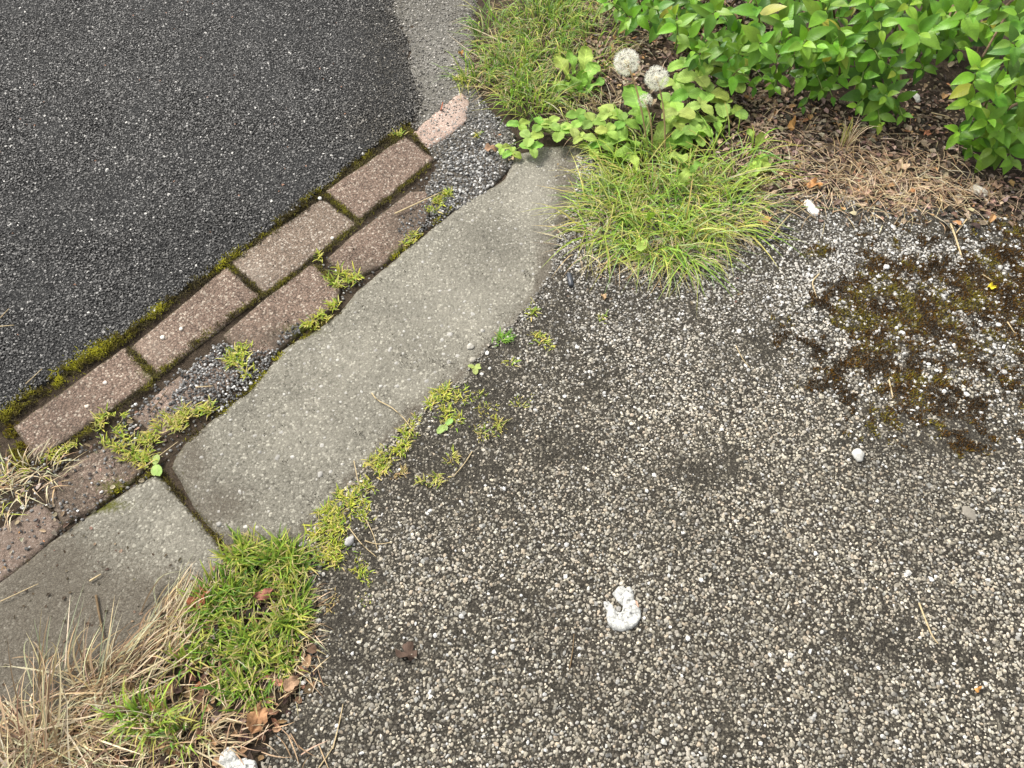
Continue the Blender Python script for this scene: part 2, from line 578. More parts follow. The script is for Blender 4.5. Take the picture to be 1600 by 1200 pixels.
# ================================================================== THE SETTING
d_line = np.array(P(0, 640)[:2]) - np.array(P(500, 287)[:2]); d_line /= np.hypot(*d_line)
far_dl = tuple(np.array(P(-60, 690)[:2]) + d_line * 14)
NEAR = (np.array([-1.5, -0.15]), np.array([1.7, 2.3]))

ROAD_EDGE = [(-60, 696), (0, 648), (60, 604), (122, 566), (184, 530), (274, 462), (364, 402), (444, 342), (512, 289),
             (560, 248), (600, 218), (645, 186), (655, 150), (640, 110), (636, 60), (615, 20), (612, -5), (600, -80)]
road_poly = densify(pxpoly(ROAD_EDGE) + [(-0.1, 3.2), (0.6, 20), (-20, 20), (-20, far_dl[1])] + [far_dl], 0.012, 0.006, 3)
WORN = [(648, 196), (652, 150), (634, 110), (630, 60), (608, 20), (605, -5), (594, -80), (735, -80), (748, 0), (742, 80), (738, 130), (770, 175),
        (805, 210), (806, 236), (796, 262), (770, 290), (735, 316), (700, 332), (676, 340), (655, 322), (668, 280), (684, 252), (668, 232)]
worn_poly = densify(pxpoly(WORN), 0.01, 0.005, 5)
PATH_EDGE = [(1720, 352), (1600, 338), (1500, 325), (1400, 318), (1300, 305), (1200, 300), (1120, 290), (1000, 290), (950, 262), (915, 236), (902, 246),
             (896, 300), (878, 345), (864, 400), (844, 450), (795, 508), (745, 558), (716, 590), (665, 622), (640, 655), (600, 690), (580, 722),
             (542, 752), (520, 790), (478, 822), (470, 870), (482, 960), (476, 1060), (440, 1120), (410, 1200), (390, 1290)]
path_poly = densify(pxpoly(PATH_EDGE, 0.002) + [(-0.3, -3.0), (-2.0, -14), (20, -14), (20, 1.26)], 0.010, 0.008, 9)
gpoly = [(-25, -20), (25, -20), (25, 25), (-25, 25)]

def ground_z(V):
    u, v = UV(V)
    # sunken bed under the bricks and the kerb, level soil elsewhere
    line = np.array([P(a, b)[:2] for a, b in [(-300, 1000), (0, 790), (250, 640), (600, 370), (720, 250)]])
    d = dist_poly(V, [tuple(p) for p in line], closed=False)
    base = -0.0030 * sstep(0.30, 0.16, d)
    nearm = sstep(3.5, 2.5, np.hypot(V[:, 0], V[:, 1]))
    return (base + (fbm(V[:, 0] * 30, V[:, 1] * 30, 21) - 0.5) * 0.006 - 0.003) * nearm - 0.006 * (1 - nearm)

me = sheet('ground', gpoly, 0.0, 0.016, MT['soil'], 0.5, 0, ground_z, near=NEAR)
ground = tag(link_mesh('ground', me), kind='structure')
ground['label'] = 'brown soil under the shrub, the grass and the paving'

me = sheet('road', road_poly, 0.0, 0.02, MT['tar'], 0.02, 0.012, lambda V: (fbm(V[:, 0] * 12, V[:, 1] * 12, 2) - 0.5) * 0.004, near=NEAR)
road = tag(link_mesh('road', me), 'dark asphalt road surface', kind='structure')

def worn_c(V, d):
    u, v = UV(V)
    c = np.zeros((len(V), 3))
    c[:, 0] = np.clip(blobs(u, v, [(720, 280, 60, 60, 0.7), (690, 325, 40, 30, 0.8)]), 0, 1) + 0.25 * fbm(V[:, 0] * 25, V[:, 1] * 25, 8)
    c[:, 1] = blobs(u, v, [(690, 90, 60, 70, 0.5), (640, 170, 30, 30, 0.4)])
    return np.clip(c, 0, 1)
me = sheet('worn_tarmac', worn_poly, -0.0015, 0.012, MT['worn'], 0.02, 0.01, None, worn_c)
worn = tag(link_mesh('worn_tarmac', me), 'paler worn tarmac beside the grass verge', kind='structure')

me = sheet('path', path_poly, 0.002, 0.02, MT['matrix'], 0.012, 0.012,
           lambda V: (fbm(V[:, 0] * 10, V[:, 1] * 10, 4) - 0.5) * 0.004, near=NEAR)
path = tag(link_mesh('path', me), 'exposed aggregate path', kind='structure')

# ---- chips of the road
pts = scatter(road_poly, 0.0040, NEAR)
u, v = UV(pts)
n = len(pts)
R = rng.uniform(0.0013, 0.0026, n)
shade = rng.lognormal(0, 0.62, n)
cl = np.clip(0.058 * shade, 0.012, 0.30)
bigd = fbm(pts[:, 0] * 7, pts[:, 1] * 7, 31)
wear_sun = 0.72 + 0.5 * bigd + 0.26 * fbm(pts[:, 0] * 2.5, pts[:, 1] * 2.5, 33)
wear_sun *= 1 - 0.35 * blobs(u, v, [(610, 100, 45, 110, 1.0), (560, 230, 60, 40, .6), (330, 390, 80, 40, .5)])
wear_sun *= 1 + 0.30 * blobs(u, v, [(150, 150, 260, 180, 1.0)])  # brighter upper left: sunlight painted into the chip colours
cl = cl * wear_sun
warm = blobs(u, v, [(610, 90, 50, 120, 1), (600, 200, 60, 40, 1)])[:, None]
col = cl[:, None] * lerp(np.array([1.02, 0.985, 0.93]), np.array([1.08, 0.98, 0.80]), warm)
sp_ = rng.random(n) < 0.011
col[sp_] = rng.uniform(0.3, 0.62, sp_.sum())[:, None] * np.array([1, 0.97, 0.9]); R[sp_] *= 1.15
br = rng.random(n) < 0.0012
col[br] = np.array([0.30, 0.16, 0.1])
C = np.column_stack([pts, rng.uniform(-0.0006, 0.0010, n)])
keep = dist_poly(pts, road_poly) > 0.001
me = stones_mesh('asphalt_chippings', C[keep], R[keep], col[keep], MT['chip'], 0.3, 0.8, shape='chip')
tag(link_mesh('asphalt_chippings', me, road), 'dark stone chippings of the asphalt', kind='stuff')

edge_w = pxpoly([(594, -80), (605, -5), (608, 20), (630, 60), (634, 110), (652, 150), (648, 196)])
pts = scatter(densify(pxpoly([(560, -80), (575, 60), (590, 150), (640, 215), (700, 190), (700, -80)]), .02), 0.0040, NEAR)
dd = dist_poly(pts, edge_w, closed=False)
pts = pts[rng.random(len(pts)) < np.exp(-dd / 0.006) * (0.5 + fbm(pts[:, 0] * 50, pts[:, 1] * 50, 35, 3))]
n = len(pts)
me = stones_mesh('asphalt_chippings', np.column_stack([pts, rng.uniform(-.001, .0012, n)]), rng.uniform(.0014, .0026, n), (np.clip(.06 * rng.lognormal(0, .6, n), .012, .3))[:, None] * np.array([1.08, .98, .82]), MT['chip'], .3, .8, shape='chip')
tag(link_mesh('asphalt_chippings', me, worn), 'dark chippings straying over the edge of the worn tarmac', kind='stuff')

# ---- stones of the worn tarmac and the gravel beside the bricks
def gravel_patch(poly, sp, z, parent, name, label, coarse, pale):
    pts = scatter(poly, sp, NEAR)
    u, v = UV(pts)
    n = len(pts)
    co = coarse(u, v)
    keep = rng.random(n) < 0.35 + 0.65 * co
    pts = pts[keep]; u = u[keep]; v = v[keep]; co = co[keep]; n = len(pts)
    R = rng.uniform(0.0014, 0.0025, n) * (1 + 0.25 * co)
    c = np.clip(rng.lognormal(0, lerp(0.5, 0.85, co), n) * lerp(0.20, 0.17, co), 0.02, 0.6)
    col = c[:, None] * lerp(np.array([1.03, .97, 0.87]), np.array([1.0, .985, .945]), co[:, None])
    C = np.column_stack([pts, z + rng.uniform(-0.0011, 0.0009, n) * (1 + co)])
    me = stones_mesh(name, C, R, col, MT['stone'], 0.2, 0.75)
    tag(link_mesh(name, me, parent), label, kind='stuff')
gravel_patch(worn_poly, 0.0045, -0.001, worn, 'loose_gravel', 'grey and white grit on the worn tarmac',
             lambda u, v: np.clip(blobs(u, v, [(735, 255, 55, 60, 1.3), (700, 300, 40, 40, 1.2), (760, 190, 35, 35, 0.9)]), 0, 1), None)

# ---- stones of the path
MOSSY = [(1430, 500, 165, 120, 1.12), (1560, 450, 110, 110, 1.15), (1580, 400, 70, 40, 1.1), (1430, 620, 130, 60, 1.0), (1330, 590, 90, 50, .7), (1500, 640, 110, 60, .9), (1300, 480, 50, 60, .7), (1580, 600, 60, 90, .8), (1440, 420, 90, 40, .7)]
DARK = [(750, 620, 85, 95, .9), (860, 500, 50, 90, 0.6), (680, 730, 100, 60, .8), (540, 880, 45, 100, .8), (1000, 465, 110, 28, .5), (1100, 740, 60, 25, .8),
        (880, 700, 60, 40, .7), (930, 610, 50, 40, .5), (1180, 540, 50, 50, .5), (520, 1000, 50, 80, .8), (460, 1130, 45, 60, .6), (1500, 690, 160, 40, .6),
        (1190, 400, 60, 40, .4), (740, 990, 30, 26, .5), (820, 945, 30, 30, .4), (880, 1075, 30, 20, .5), (640, 1020, 50, 40, .5), (1360, 1010, 70, 40, .35), (900, 1060, 50, 40, .3), (1480, 340, 120, 30, .5), (1230, 350, 60, 30, .5)]
pts = scatter(path_poly, 0.0040, NEAR)
u, v = UV(pts)
dk = blobs(u, v, DARK) * 1.0
ms = blobs(u, v, MOSSY)
nz = 0.55 * fbm(pts[:, 0] * 26, pts[:, 1] * 26, 41, 5) + 0.45 * fbm(pts[:, 0] * 80, pts[:, 1] * 80, 43, 3)
nz2 = fbm(pts[:, 0] * 9, pts[:, 1] * 9, 47, 4)
mossmask = sstep(0.41, 0.50, nz + 0.30 * (ms - 0.75)) * (ms > 0.2)
cover = sstep(0.55, 0.72, fbm(pts[:, 0] * 60, pts[:, 1] * 60, 51, 4) + 0.20 * dk - 0.115 + 0.26 * (nz2 - 0.5))
topd = dist_poly(pts, pxpoly([(1720, 352), (1600, 338), (1500, 325), (1400, 318), (1300, 305), (1200, 300), (1000, 290)]), closed=False) + (nz - .5) * .08
dusty = sstep(0.10, 0.0, topd)
kp = 1.0 - 0.85 * cover - 0.45 * dk - 0.45 * dusty
kp = np.where(ms > 0.25, kp * (1 - 0.82 * mossmask), kp)
keep = rng.random(len(pts)) < kp
pts = pts[keep]; u = u[keep]; v = v[keep]; dk = dk[keep]; ms = ms[keep]; cover = cover[keep]; nz2 = nz2[keep]; mossmask = mossmask[keep]; dusty = dusty[keep]
n = len(pts)
R = rng.uniform(0.0012, 0.0027, n) * np.where(rng.random(n) < 0.05, 1.3, 1.0) * (1 - 0.2 * dk)
pale = blobs(u, v, [(1000, 640, 140, 60, .8), (1230, 470, 90, 120, .8), (1400, 380, 130, 40, .8), (1090, 600, 200, 90, .6)])
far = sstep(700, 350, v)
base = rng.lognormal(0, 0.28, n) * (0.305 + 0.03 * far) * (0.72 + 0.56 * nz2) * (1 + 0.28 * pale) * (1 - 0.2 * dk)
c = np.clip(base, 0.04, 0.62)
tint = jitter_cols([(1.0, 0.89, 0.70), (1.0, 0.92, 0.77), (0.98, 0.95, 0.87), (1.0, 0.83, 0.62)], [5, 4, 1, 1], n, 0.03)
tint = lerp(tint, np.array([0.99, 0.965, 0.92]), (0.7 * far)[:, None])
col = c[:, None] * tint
drk = rng.random(n) < 0.15 + 0.12 * dk
col[drk] *= 0.45
wht = rng.random(n) < 0.008 + 0.10 * np.clip(ms, 0, 1) + 0.45 * np.clip(ms, 0, 1) * (mossmask > .6) + 0.03 * far + .015 * dk
col[wht] = rng.uniform(0.38, 0.66, wht.sum())[:, None] * np.array([1, 0.985, 0.94]); R[wht] *= 1.22
zz = 0.002 + rng.uniform(-0.0016, 0.0006, n) - 0.0008 * cover - 0.0006 * dk + 0.0008 * wht - 0.0006 * dusty + (fbm(pts[:, 0] * 10, pts[:, 1] * 10, 4) - 0.5) * 0.004
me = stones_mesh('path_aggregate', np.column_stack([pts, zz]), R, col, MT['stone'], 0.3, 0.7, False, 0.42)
tag(link_mesh('path_aggregate', me, path), 'buff and white pebbles set in the path', kind='stuff')

# ------------------------------------------------------------------ brick and kerb edging
def brick_c(dirt_blobs, pale_blobs, moss_blobs, base_dirt=0.12, edge=0.22):
    def f(V, d):
        u, v = UV(V)
        nn = fbm(V[:, 0] * 22, V[:, 1] * 22, 61)
        c = np.zeros((len(V), 3))
        c[:, 0] = base_dirt * 2 * nn + blobs(u, v, dirt_blobs) + edge * np.clip(1 - d / 0.006, 0, 1)
        c[:, 1] = blobs(u, v, pale_blobs)
        c[:, 2] = blobs(u, v, moss_blobs) + 0.15 * np.clip(1 - d / 0.005, 0, 1)
        return np.clip(c, 0, 1)
    return f

edging_bed_xy = P(300, 620)
bed = thing('edging', tuple(P(330, 600, -0.012)), 'double row of red bricks with a concrete kerb beside the road', 'edging')
del bed['category'], bed['label']
bed['kind'] = 'structure'
bed['label'] = 'edging of two brick courses and a concrete kerb between road and path'

BR = [
 ('red', [(25, 665), (192, 545), (238, 592), (60, 716)], 'weathered brick, nearest the left edge in the course beside the road', [(130, 690, 50, 25, .35)], [], [(235, 580, 20, 20, .3)], .1),
 ('red', [(208, 540), (352, 418), (404, 463), (249, 583)], 'red brick with several white pebbles, second from the left along the road', [], [(240, 540, 25, 20, .3)], [], .05),
 ('buff', [(362, 405), (500, 310), (555, 350), (415, 457)], 'buff brown brick, middle of the course beside the road', [], [(395, 425, 25, 18, .35)], [], .04),
 ('red', [(512, 297), (631, 213), (676, 248), (563, 340)], 'bright red brick near the worn tarmac', [], [], [], 0.0),
 ('pink', [(647, 206), (700, 158), (722, 142), (733, 160), (726, 190), (700, 212), (670, 229)], 'pale pink worn brick end nearest the grass', [], [(700, 175, 40, 30, .5)], [], .02),
 ('red', [(513, 402), (560, 362), (640, 302), (668, 300), (672, 330), (645, 372), (600, 410), (552, 433)], 'red brown brick beside the upper part of the kerb', [(640, 350, 40, 30, .45), (580, 420, 30, 14, .4)], [], [(630, 395, 20, 12, .4)], .1),
 ('red', [(352, 522), (420, 465), (488, 414), (527, 452), (520, 478), (468, 516), (420, 552), (388, 560)], 'dark red brick against the left side of the kerb', [(440, 530, 40, 18, .5), (370, 530, 30, 20, .25)], [], [(470, 515, 30, 10, .4)], .1),
 ('pink', [(208, 648), (262, 602), (335, 545), (372, 585), (330, 622), (250, 680)], 'brick almost buried under grit and weeds', [(330, 585, 50, 40, .8), (230, 665, 24, 16, .4)], [], [], .22),
 ('red', [(70, 757), (120, 722), (182, 690), (222, 728), (205, 748), (150, 790), (100, 815)], 'crumbled red brick beside the lower kerb slab', [(110, 780, 40, 30, .4), (190, 720, 25, 20, .3)], [(150, 740, 30, 20, .2)], [(180, 760, 30, 14, .4)], .25),
 ('pink', [(-70, 872), (0, 830), (60, 788), (92, 822), (60, 858), (0, 905), (-40, 930)], 'soil covered reddish brick at the left edge of the photo', [(40, 820, 40, 30, .5)], [], [], .4),
]
for kind, q, lab, db, pb, mb, bd_ in BR:
    q_ = np.array(pxpoly(q)); qc = q_.mean(0)
    poly = densify([tuple(qc + (p_ - qc) * (1 + .0042 / np.hypot(*(p_ - qc)))) for p_ in q_], 0.005, 0.0022, 71 + int(q[0][0]))
    zt = random.uniform(-0.001, 0.001) - (0.001 if kind == 'pink' and q[0][0] < 400 else 0)
    tilt = (random.uniform(-.01, .01), random.uniform(-.01, .01)); c0_ = np.mean(poly, axis=0)
    me = sheet('brick', poly, zt, 0.0065, MT['brick_' + kind], 0.05, 0.005,
               lambda V, t=tilt, c=c0_: (V[:, 0] - c[0]) * t[0] + (V[:, 1] - c[1]) * t[1] + (fbm(V[:, 0] * 90, V[:, 1] * 90, 77) - .5) * 0.0022,
               brick_c(db, pb, mb, bd_), drop=0.0016)
    cx, cy = c0_
    o = link_mesh('brick', me, bed, (cx, cy, -0.03))
    o['label'] = lab

KERB1 = [(268, 728), (274, 708), (292, 688), (335, 650), (385, 612), (418, 575), (440, 545), (490, 515), (530, 488), (560, 450), (592, 424), (650, 375),
         (725, 315), (790, 277), (800, 252), (812, 238), (850, 228), (900, 224), (940, 244), (930, 300), (900, 360), (880, 430), (840, 490), (790, 545),
         (740, 600), (680, 660), (630, 715), (580, 770), (530, 820), (480, 850), (430, 858), (362, 860), (345, 846), (300, 790)]
KERB2 = [(246, 738), (300, 800), (357, 872), (338, 918), (290, 975), (200, 1050), (100, 1120), (0, 1180), (-180, 1290), (-190, 1010), (-90, 958), (0, 906), (70, 852), (150, 797), (200, 762)]
KC = [
 (KERB1, 'long grey concrete kerb slab with worn rounded end by the grass',
  [(300, 720, 30, 60, .45), (340, 790, 60, 40, .40), (370, 850, 50, 20, .6), (440, 850, 50, 18, .45), (880, 290, 16, 70, .35), (850, 430, 14, 60, .4), (640, 670, 14, 40, .35), (300, 690, 30, 16, .3)],
  [(700, 470, 90, 60, .42), (560, 620, 130, 90, .16), (560, 560, 50, 40, .3), (480, 690, 60, 40, .3), (640, 600, 50, 40, .3), (830, 300, 40, 60, .5), (740, 545, 30, 40, .3)], [(480, 518, 30, 7, .3)], .03),
 (KERB2, 'lower grey concrete kerb slab stained with soil',
  [(60, 1000, 180, 120, .75), (220, 950, 150, 60, .45), (50, 890, 100, 60, .65), (0, 1100, 200, 80, .6), (300, 930, 60, 30, .35)], [(250, 810, 70, 50, .18)], [(160, 790, 40, 10, .5)], .10),
]
for q, lab, db, pb, mb, bd_ in KC:
    poly = densify(densify(pxpoly(q, 0.0), 0.02, 0.003, 82), 0.004, 0.0022, 83)
    c0_ = np.mean(poly, axis=0)
    edge_line = pxpoly(PATH_EDGE[9:28])
    def kc(V, d, f=brick_c(db, pb, mb, bd_, .18)):
        c = f(V, d)
        de = dist_poly(V, edge_line, closed=False)
        c[:, 0] = np.clip(c[:, 0] + np.exp(-de / .010) * (0.15 + 0.8 * fbm(V[:, 0] * 60, V[:, 1] * 60, 66, 3)) * .75, 0, 1)
        return c
    me = sheet('kerb_slab', poly, 0.0, 0.008, MT['concrete'], 0.08, 0.010,
               lambda V: (fbm(V[:, 0] * 14, V[:, 1] * 14, 87) - .5) * 0.003 + (fbm(V[:, 0] * 80, V[:, 1] * 80, 88) - .5) * 0.0012,
               kc, drop=0.004)
    o = link_mesh('kerb_slab', me, bed, (c0_[0], c0_[1], -0.05))
    o['label'] = lab
# pebbles showing in the kerb face
pp = [tuple(x) for x in pxpoly(KERB1)]
pts = scatter(pp, 0.013, NEAR)
pts = pts[(rng.random(len(pts)) < 0.34) & (dist_poly(pts, pp) > 0.01)]
n = len(pts)
uu, vv = UV(pts)
c = rng.uniform(0.26, 0.44, n)[:, None] * np.array([1, 0.96, 0.87])
big = (blobs(uu, vv, [(730, 540, 40, 50, 1), (650, 620, 50, 40, .8), (480, 700, 70, 60, .6)]) > 0.35) & (rng.random(n) < 0.5)
R = np.where(big, rng.uniform(0.004, 0.0078, n), rng.uniform(0.0012, 0.004, n))
kz = (fbm(pts[:, 0] * 14, pts[:, 1] * 14, 87) - .5) * 0.003
me = stones_mesh('exposed_pebbles', np.column_stack([pts, kz - R * 0.13]), R, c, MT['stone'], 0.12, 0.22, True)
tag(link_mesh('exposed_pebbles', me, bed), 'smooth pebbles showing in the worn kerb face', kind='stuff')

# ---- grit lying in the bed between bricks and kerb
def grit(polypx, sp, name, label, parent, z0, lum, Rr=(0.0013, 0.0027), keepf=0.8, tint=(1.0, 0.985, 0.95)):
    poly = densify(pxpoly(polypx), 0.01, 0.006, 91)
    pts = scatter(poly, sp, NEAR)
    pts = pts[rng.random(len(pts)) < keepf]
    n = len(pts)
    R = rng.uniform(*Rr, n)
    c = np.clip(rng.lognormal(0, 0.7, n) * lum, 0.02, 0.68)
    col = c[:, None] * np.array(tint)
    C = np.column_stack([pts, z0 + rng.uniform(-0.001, 0.003, n)])
    me = stones_mesh(name, C, R, col, MT['stone'], 0.22, 0.8)
    tag(link_mesh(name, me, parent), label, kind='stuff')
grit([(268, 615), (300, 575), (345, 535), (400, 550), (440, 540), (420, 575), (385, 610), (340, 645), (290, 640), (255, 650)], 0.0040, 'grit', 'blue grey grit heaped between brick and kerb', bed, -0.0008, 0.17)
grit([(190, 650), (262, 590), (340, 535), (360, 545), (290, 610), (220, 690), (190, 700)], 0.0062, 'grit', 'fine grit scattered over the buried brick', bed, -0.0005, 0.16, keepf=.55)
grit([(0, 720), (100, 700), (230, 690), (230, 740), (100, 830), (0, 900)], 0.0080, 'grit', 'fine grit over the crumbled lower bricks', bed, -0.0002, 0.16, keepf=.45)
grit([(0, 700), (60, 720), (110, 700), (200, 640), (330, 540), (560, 360), (690, 250), (730, 300), (600, 420), (440, 545), (300, 680), (250, 735), (150, 800), (0, 905), (-60, 950), (-60, 700)],
     0.0075, 'joint_grit', 'scattered grit in the sunken joints', bed, -0.006, 0.13, keepf=0.6, tint=(1.0, .97, .9))
grit([(620, 345), (660, 305), (700, 290), (735, 315), (700, 335), (650, 372), (630, 380)], 0.0048, 'grit', 'grit between the upper brick and the kerb', bed, -0.002, 0.14)
grit([(436, 520), (470, 505), (470, 520), (445, 535), (430, 545)], 0.0045, 'grit', 'small blue grey chips by the dark red brick', bed, 0.001, 0.12)
grit([(470, 840), (500, 830), (520, 900), (500, 1000), (440, 1010), (420, 900)], 0.008, 'loose_pebbles', 'stray pebbles where the kerb meets the turf', path, 0.002, 0.20, (0.0014, 0.0034), 0.3, (1, .96, .88))

# ------------------------------------------------------------------ moss: thousands of tiny shoots
def moss(pathpx, width, dens, name, label, z, cols, wts, hgt=(0.0025, 0.006), parent=None, polypx=None, maskf=None, cut=0.42):
    if polypx is not None:
        poly = pxpoly(polypx); sp = dens
        pts = scatter(poly, sp, NEAR)
        if maskf is not None:
            pts = pts[maskf(pts)]
    else:
        L = [P(a, b)[:2] for a, b in pathpx]
        res = []
        for (a, b) in zip(L[:-1], L[1:]):
            dl = np.hypot(*(b - a)); k = int(dl * width * 2 / (dens * dens))
            t = rng.random(k)[:, None]; nn = np.array([-(b - a)[1], (b - a)[0]]) / dl
            q = a + (b - a) * t + nn * rng.normal(0, width * 0.5, (k, 1))
            res.append(q)
        pts = np.concatenate(res)
        pts = pts[fbm(pts[:, 0] * 60, pts[:, 1] * 60, 101, 3) > cut]
    n = len(pts)
    if n == 0: return
    hill = fbm(pts[:, 0] * 70, pts[:, 1] * 70, 103, 3)
    B = np.column_stack([pts, np.full(n, z) + (hill - 0.5) * 0.003])
    th = rng.uniform(0, 2 * math.pi, n); H = rng.uniform(*hgt, n) * (0.5 + hill)
    out = np.stack([np.cos(th), np.sin(th)], -1) * (H * rng.uniform(0.2, 1.1, n))[:, None]
    T = B + np.column_stack([out, H]); Cc = B + np.column_stack([out * 0.2, H * 0.7])
    W = rng.uniform(0.0010, 0.0020, n)
    cz = fbm(pts[:, 0] * 35, pts[:, 1] * 35, 105, 3)
    cols = np.asarray(cols)
    idx = np.clip(((cz - 0.3) / 0.4 + rng.normal(0, .18, n)) * len(cols), 0, len(cols) - 1).astype(int)
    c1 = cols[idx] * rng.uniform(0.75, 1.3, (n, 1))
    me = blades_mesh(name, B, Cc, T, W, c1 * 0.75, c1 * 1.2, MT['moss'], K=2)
    return tag(link_mesh(name, me, parent), label, kind='stuff')

MG = [(0.11, 0.09, 0.035), (0.16, 0.135, 0.035), (0.26, 0.24, 0.035), (0.46, 0.44, 0.045)]
MB = [(0.10, 0.085, 0.052), (0.14, 0.118, 0.065), (0.17, 0.145, 0.07), (0.19, 0.17, 0.06)]
moss([(-40, 690), (0, 662), (60, 612), (122, 571), (190, 530), (274, 464), (364, 404), (444, 346), (512, 291), (560, 258), (640, 198)], 0.013, 0.0016, 'moss', 'brown crust of dirt and moss between the road and the bricks', -0.003, MB, 1, (0.002, 0.004), bed, cut=0.2)
moss([(0, 655), (60, 610), (120, 568), (190, 527)], 0.018, 0.0015, 'moss', 'bright yellow green moss along the road edge by the first brick', -0.001, MG[1:], 1, parent=bed)
moss([(190, 532), (270, 464), (360, 405), (430, 352), (500, 300)], 0.011, 0.0017, 'moss', 'thin moss line along the road edge beside the middle bricks', -0.001, MG, 1, parent=bed)
moss([(470, 315), (505, 293)], 0.006, 0.0014, 'moss', 'bright moss cushion above the buff brick', -0.001, MG[2:], 1, parent=bed)
moss([(510, 285), (560, 250), (640, 190)], 0.012, 0.0022, 'moss', 'sparse moss between the road and the bright red brick', -0.003, MG[:3], 1, parent=bed)
moss([(12, 660), (25, 700), (40, 735)], 0.022, 0.0018, 'moss', 'orange and green moss at the end of the first brick', -0.005, [(0.14, 0.085, 0.012), (0.2, 0.15, 0.02), (0.25, 0.23, 0.03)], 1, parent=bed)
for a in ([(240, 590), (300, 540), (350, 500), (412, 460)], [(412, 462), (470, 420), (560, 348)], [(560, 345), (620, 298), (672, 255)], [(60, 725), (130, 680), (240, 596)],
          [(198, 545), (245, 590)], [(356, 412), (410, 460)], [(506, 303), (560, 345)], [(490, 410), (530, 450)], [(640, 206), (672, 238)]):
    moss(a, 0.008, 0.0018, 'moss', 'brown dirt crust filling a brick joint', -0.0022, MB, 1, (0.002, 0.004), bed, cut=0.15)
    moss(a, 0.007, 0.0022, 'moss', 'dull moss filling a brick joint', -0.0024, MG[:3], 1, parent=bed)
moss([(250, 738), (300, 795), (355, 862)], 0.006, 0.0017, 'moss', 'dark moss in the joint between the two kerb slabs', -0.005, MG[:3], 1, parent=bed)
moss([(150, 790), (200, 755), (245, 735)], 0.006, 0.0017, 'moss', 'olive moss along the top of the lower kerb slab', -0.003, MG, 1, parent=bed)
moss([(290, 690), (340, 648), (390, 608), (430, 560), (490, 515), (540, 480)], 0.007, 0.0018, 'moss', 'moss along the left side of the kerb', -0.004, MG, 1, parent=bed)
moss([(600, 415), (650, 372), (720, 312)], 0.004, 0.0019, 'moss', 'moss beside the upper side of the kerb', -0.004, MG, 1, parent=bed)

# brown moss over the path on the right
def mm(pts):
    u, v = UV(pts)
    ms = blobs(u, v, MOSSY)
    nz = 0.55 * fbm(pts[:, 0] * 26, pts[:, 1] * 26, 41, 5) + 0.45 * fbm(pts[:, 0] * 80, pts[:, 1] * 80, 43, 3)
    return (nz + 0.30 * (ms - 0.75) + rng.normal(0, .012, len(pts)) > 0.455) & (ms > 0.2)
moss(None, 0, 0.0021, 'moss', 'rusty brown and olive moss spreading over the path', 0.0022,
     [(0.05, 0.026, 0.007), (0.085, 0.043, 0.009), (0.13, 0.064, 0.012), (0.15, 0.082, 0.014), (0.21, 0.17, 0.022)], 1, (0.002, 0.0048), path,
     polypx=[(1150, 340), (1700, 340), (1700, 780), (1150, 780)], maskf=mm)
# thin dark crust moss scattered over the path
def mm2(pts):
    u, v = UV(pts)
    nz2 = fbm(pts[:, 0] * 9, pts[:, 1] * 9, 47, 4)
    cv = fbm(pts[:, 0] * 55, pts[:, 1] * 55, 51, 3) + 0.22 * blobs(u, v, DARK) - 0.06 + 0.30 * (nz2 - 0.5)
    return (cv > 0.67) & (rng.random(len(pts)) < 0.5)
moss(None, 0, 0.0032, 'crust_moss', 'blackish crust moss between the path pebbles', 0.0008,
     [(0.022, 0.019, 0.013), (0.032, 0.027, 0.016), (0.045, 0.038, 0.018)], 1, (0.0015, 0.0032), path, polypx=[(380, 380), (1700, 340), (1700, 1290), (380, 1290)], maskf=mm2)

# ================================================================== PLANTS
def arr(v, n): return np.repeat(np.asarray(v, float)[None], n, 0)

def tuft_mesh(name, regions, mat, greens, wts, tipcol, H, Lh, W, spread=1.0, lean=(0, 0), K=5, tipmix=0.35, droop=0.35, centre=None):
    """regions: (u, v, ru, rv, count) in photo pixels. Blades fan out from each region's middle."""
    Bs, outs = [], []
    for (cu, cv, ru, rv, k) in regions:
        r = np.sqrt(rng.random(k)); a = rng.uniform(0, 2 * math.pi, k)
        du = r * np.cos(a); dv = r * np.sin(a)
        B = P(cu + du * ru, cv + dv * rv, 0.0)
        ang = np.arctan2(-dv, du) + rng.normal(0, 0.9, k)
        m = (0.35 + 0.65 * r) * spread
        o = np.stack([np.cos(ang), np.sin(ang)], -1) * m[:, None] + np.asarray(lean)
        Bs.append(B); outs.append(o)
    B = np.concatenate(Bs); o = np.concatenate(outs); n = len(B)
    h = rng.uniform(*H, n); l = rng.uniform(*Lh, n)
    o = o * l[:, None]
    B[:, 2] -= 0.003
    Cc = B + np.column_stack([o * rng.uniform(0.15, 0.45, (n, 1)), h])
    T = B + np.column_stack([o, h * (1 - droop * rng.uniform(0.2, 1.6, n))])
    T[:, 2] = np.maximum(T[:, 2], 0.004)
    c0 = jitter_cols(greens, wts, n, 0.22)
    tip = jitter_cols(tipcol, [1] * len(tipcol), n, 0.2)
    m = (rng.random(n) < tipmix)[:, None]
    c1 = np.where(m, tip, c0 * 1.15)
    return blades_mesh(name, B, Cc, T, rng.uniform(*W, n), c0, c1, mat, K)

def grass_thing(name, px, label, cat, greenspec=None, dryspec=None, group=None):
    t = thing(name, tuple(P(px[0], px[1], 0)), label, cat, group)
    if greenspec:
        me = tuft_mesh('green_blades', mat=MT['blade'], **greenspec)
        tag(link_mesh('green_blades', me, t), kind='stuff')
    if dryspec:
        me = tuft_mesh('dry_blades', mat=MT['straw'], **dryspec)
        tag(link_mesh('dry_blades', me, t), kind='stuff')
    return t

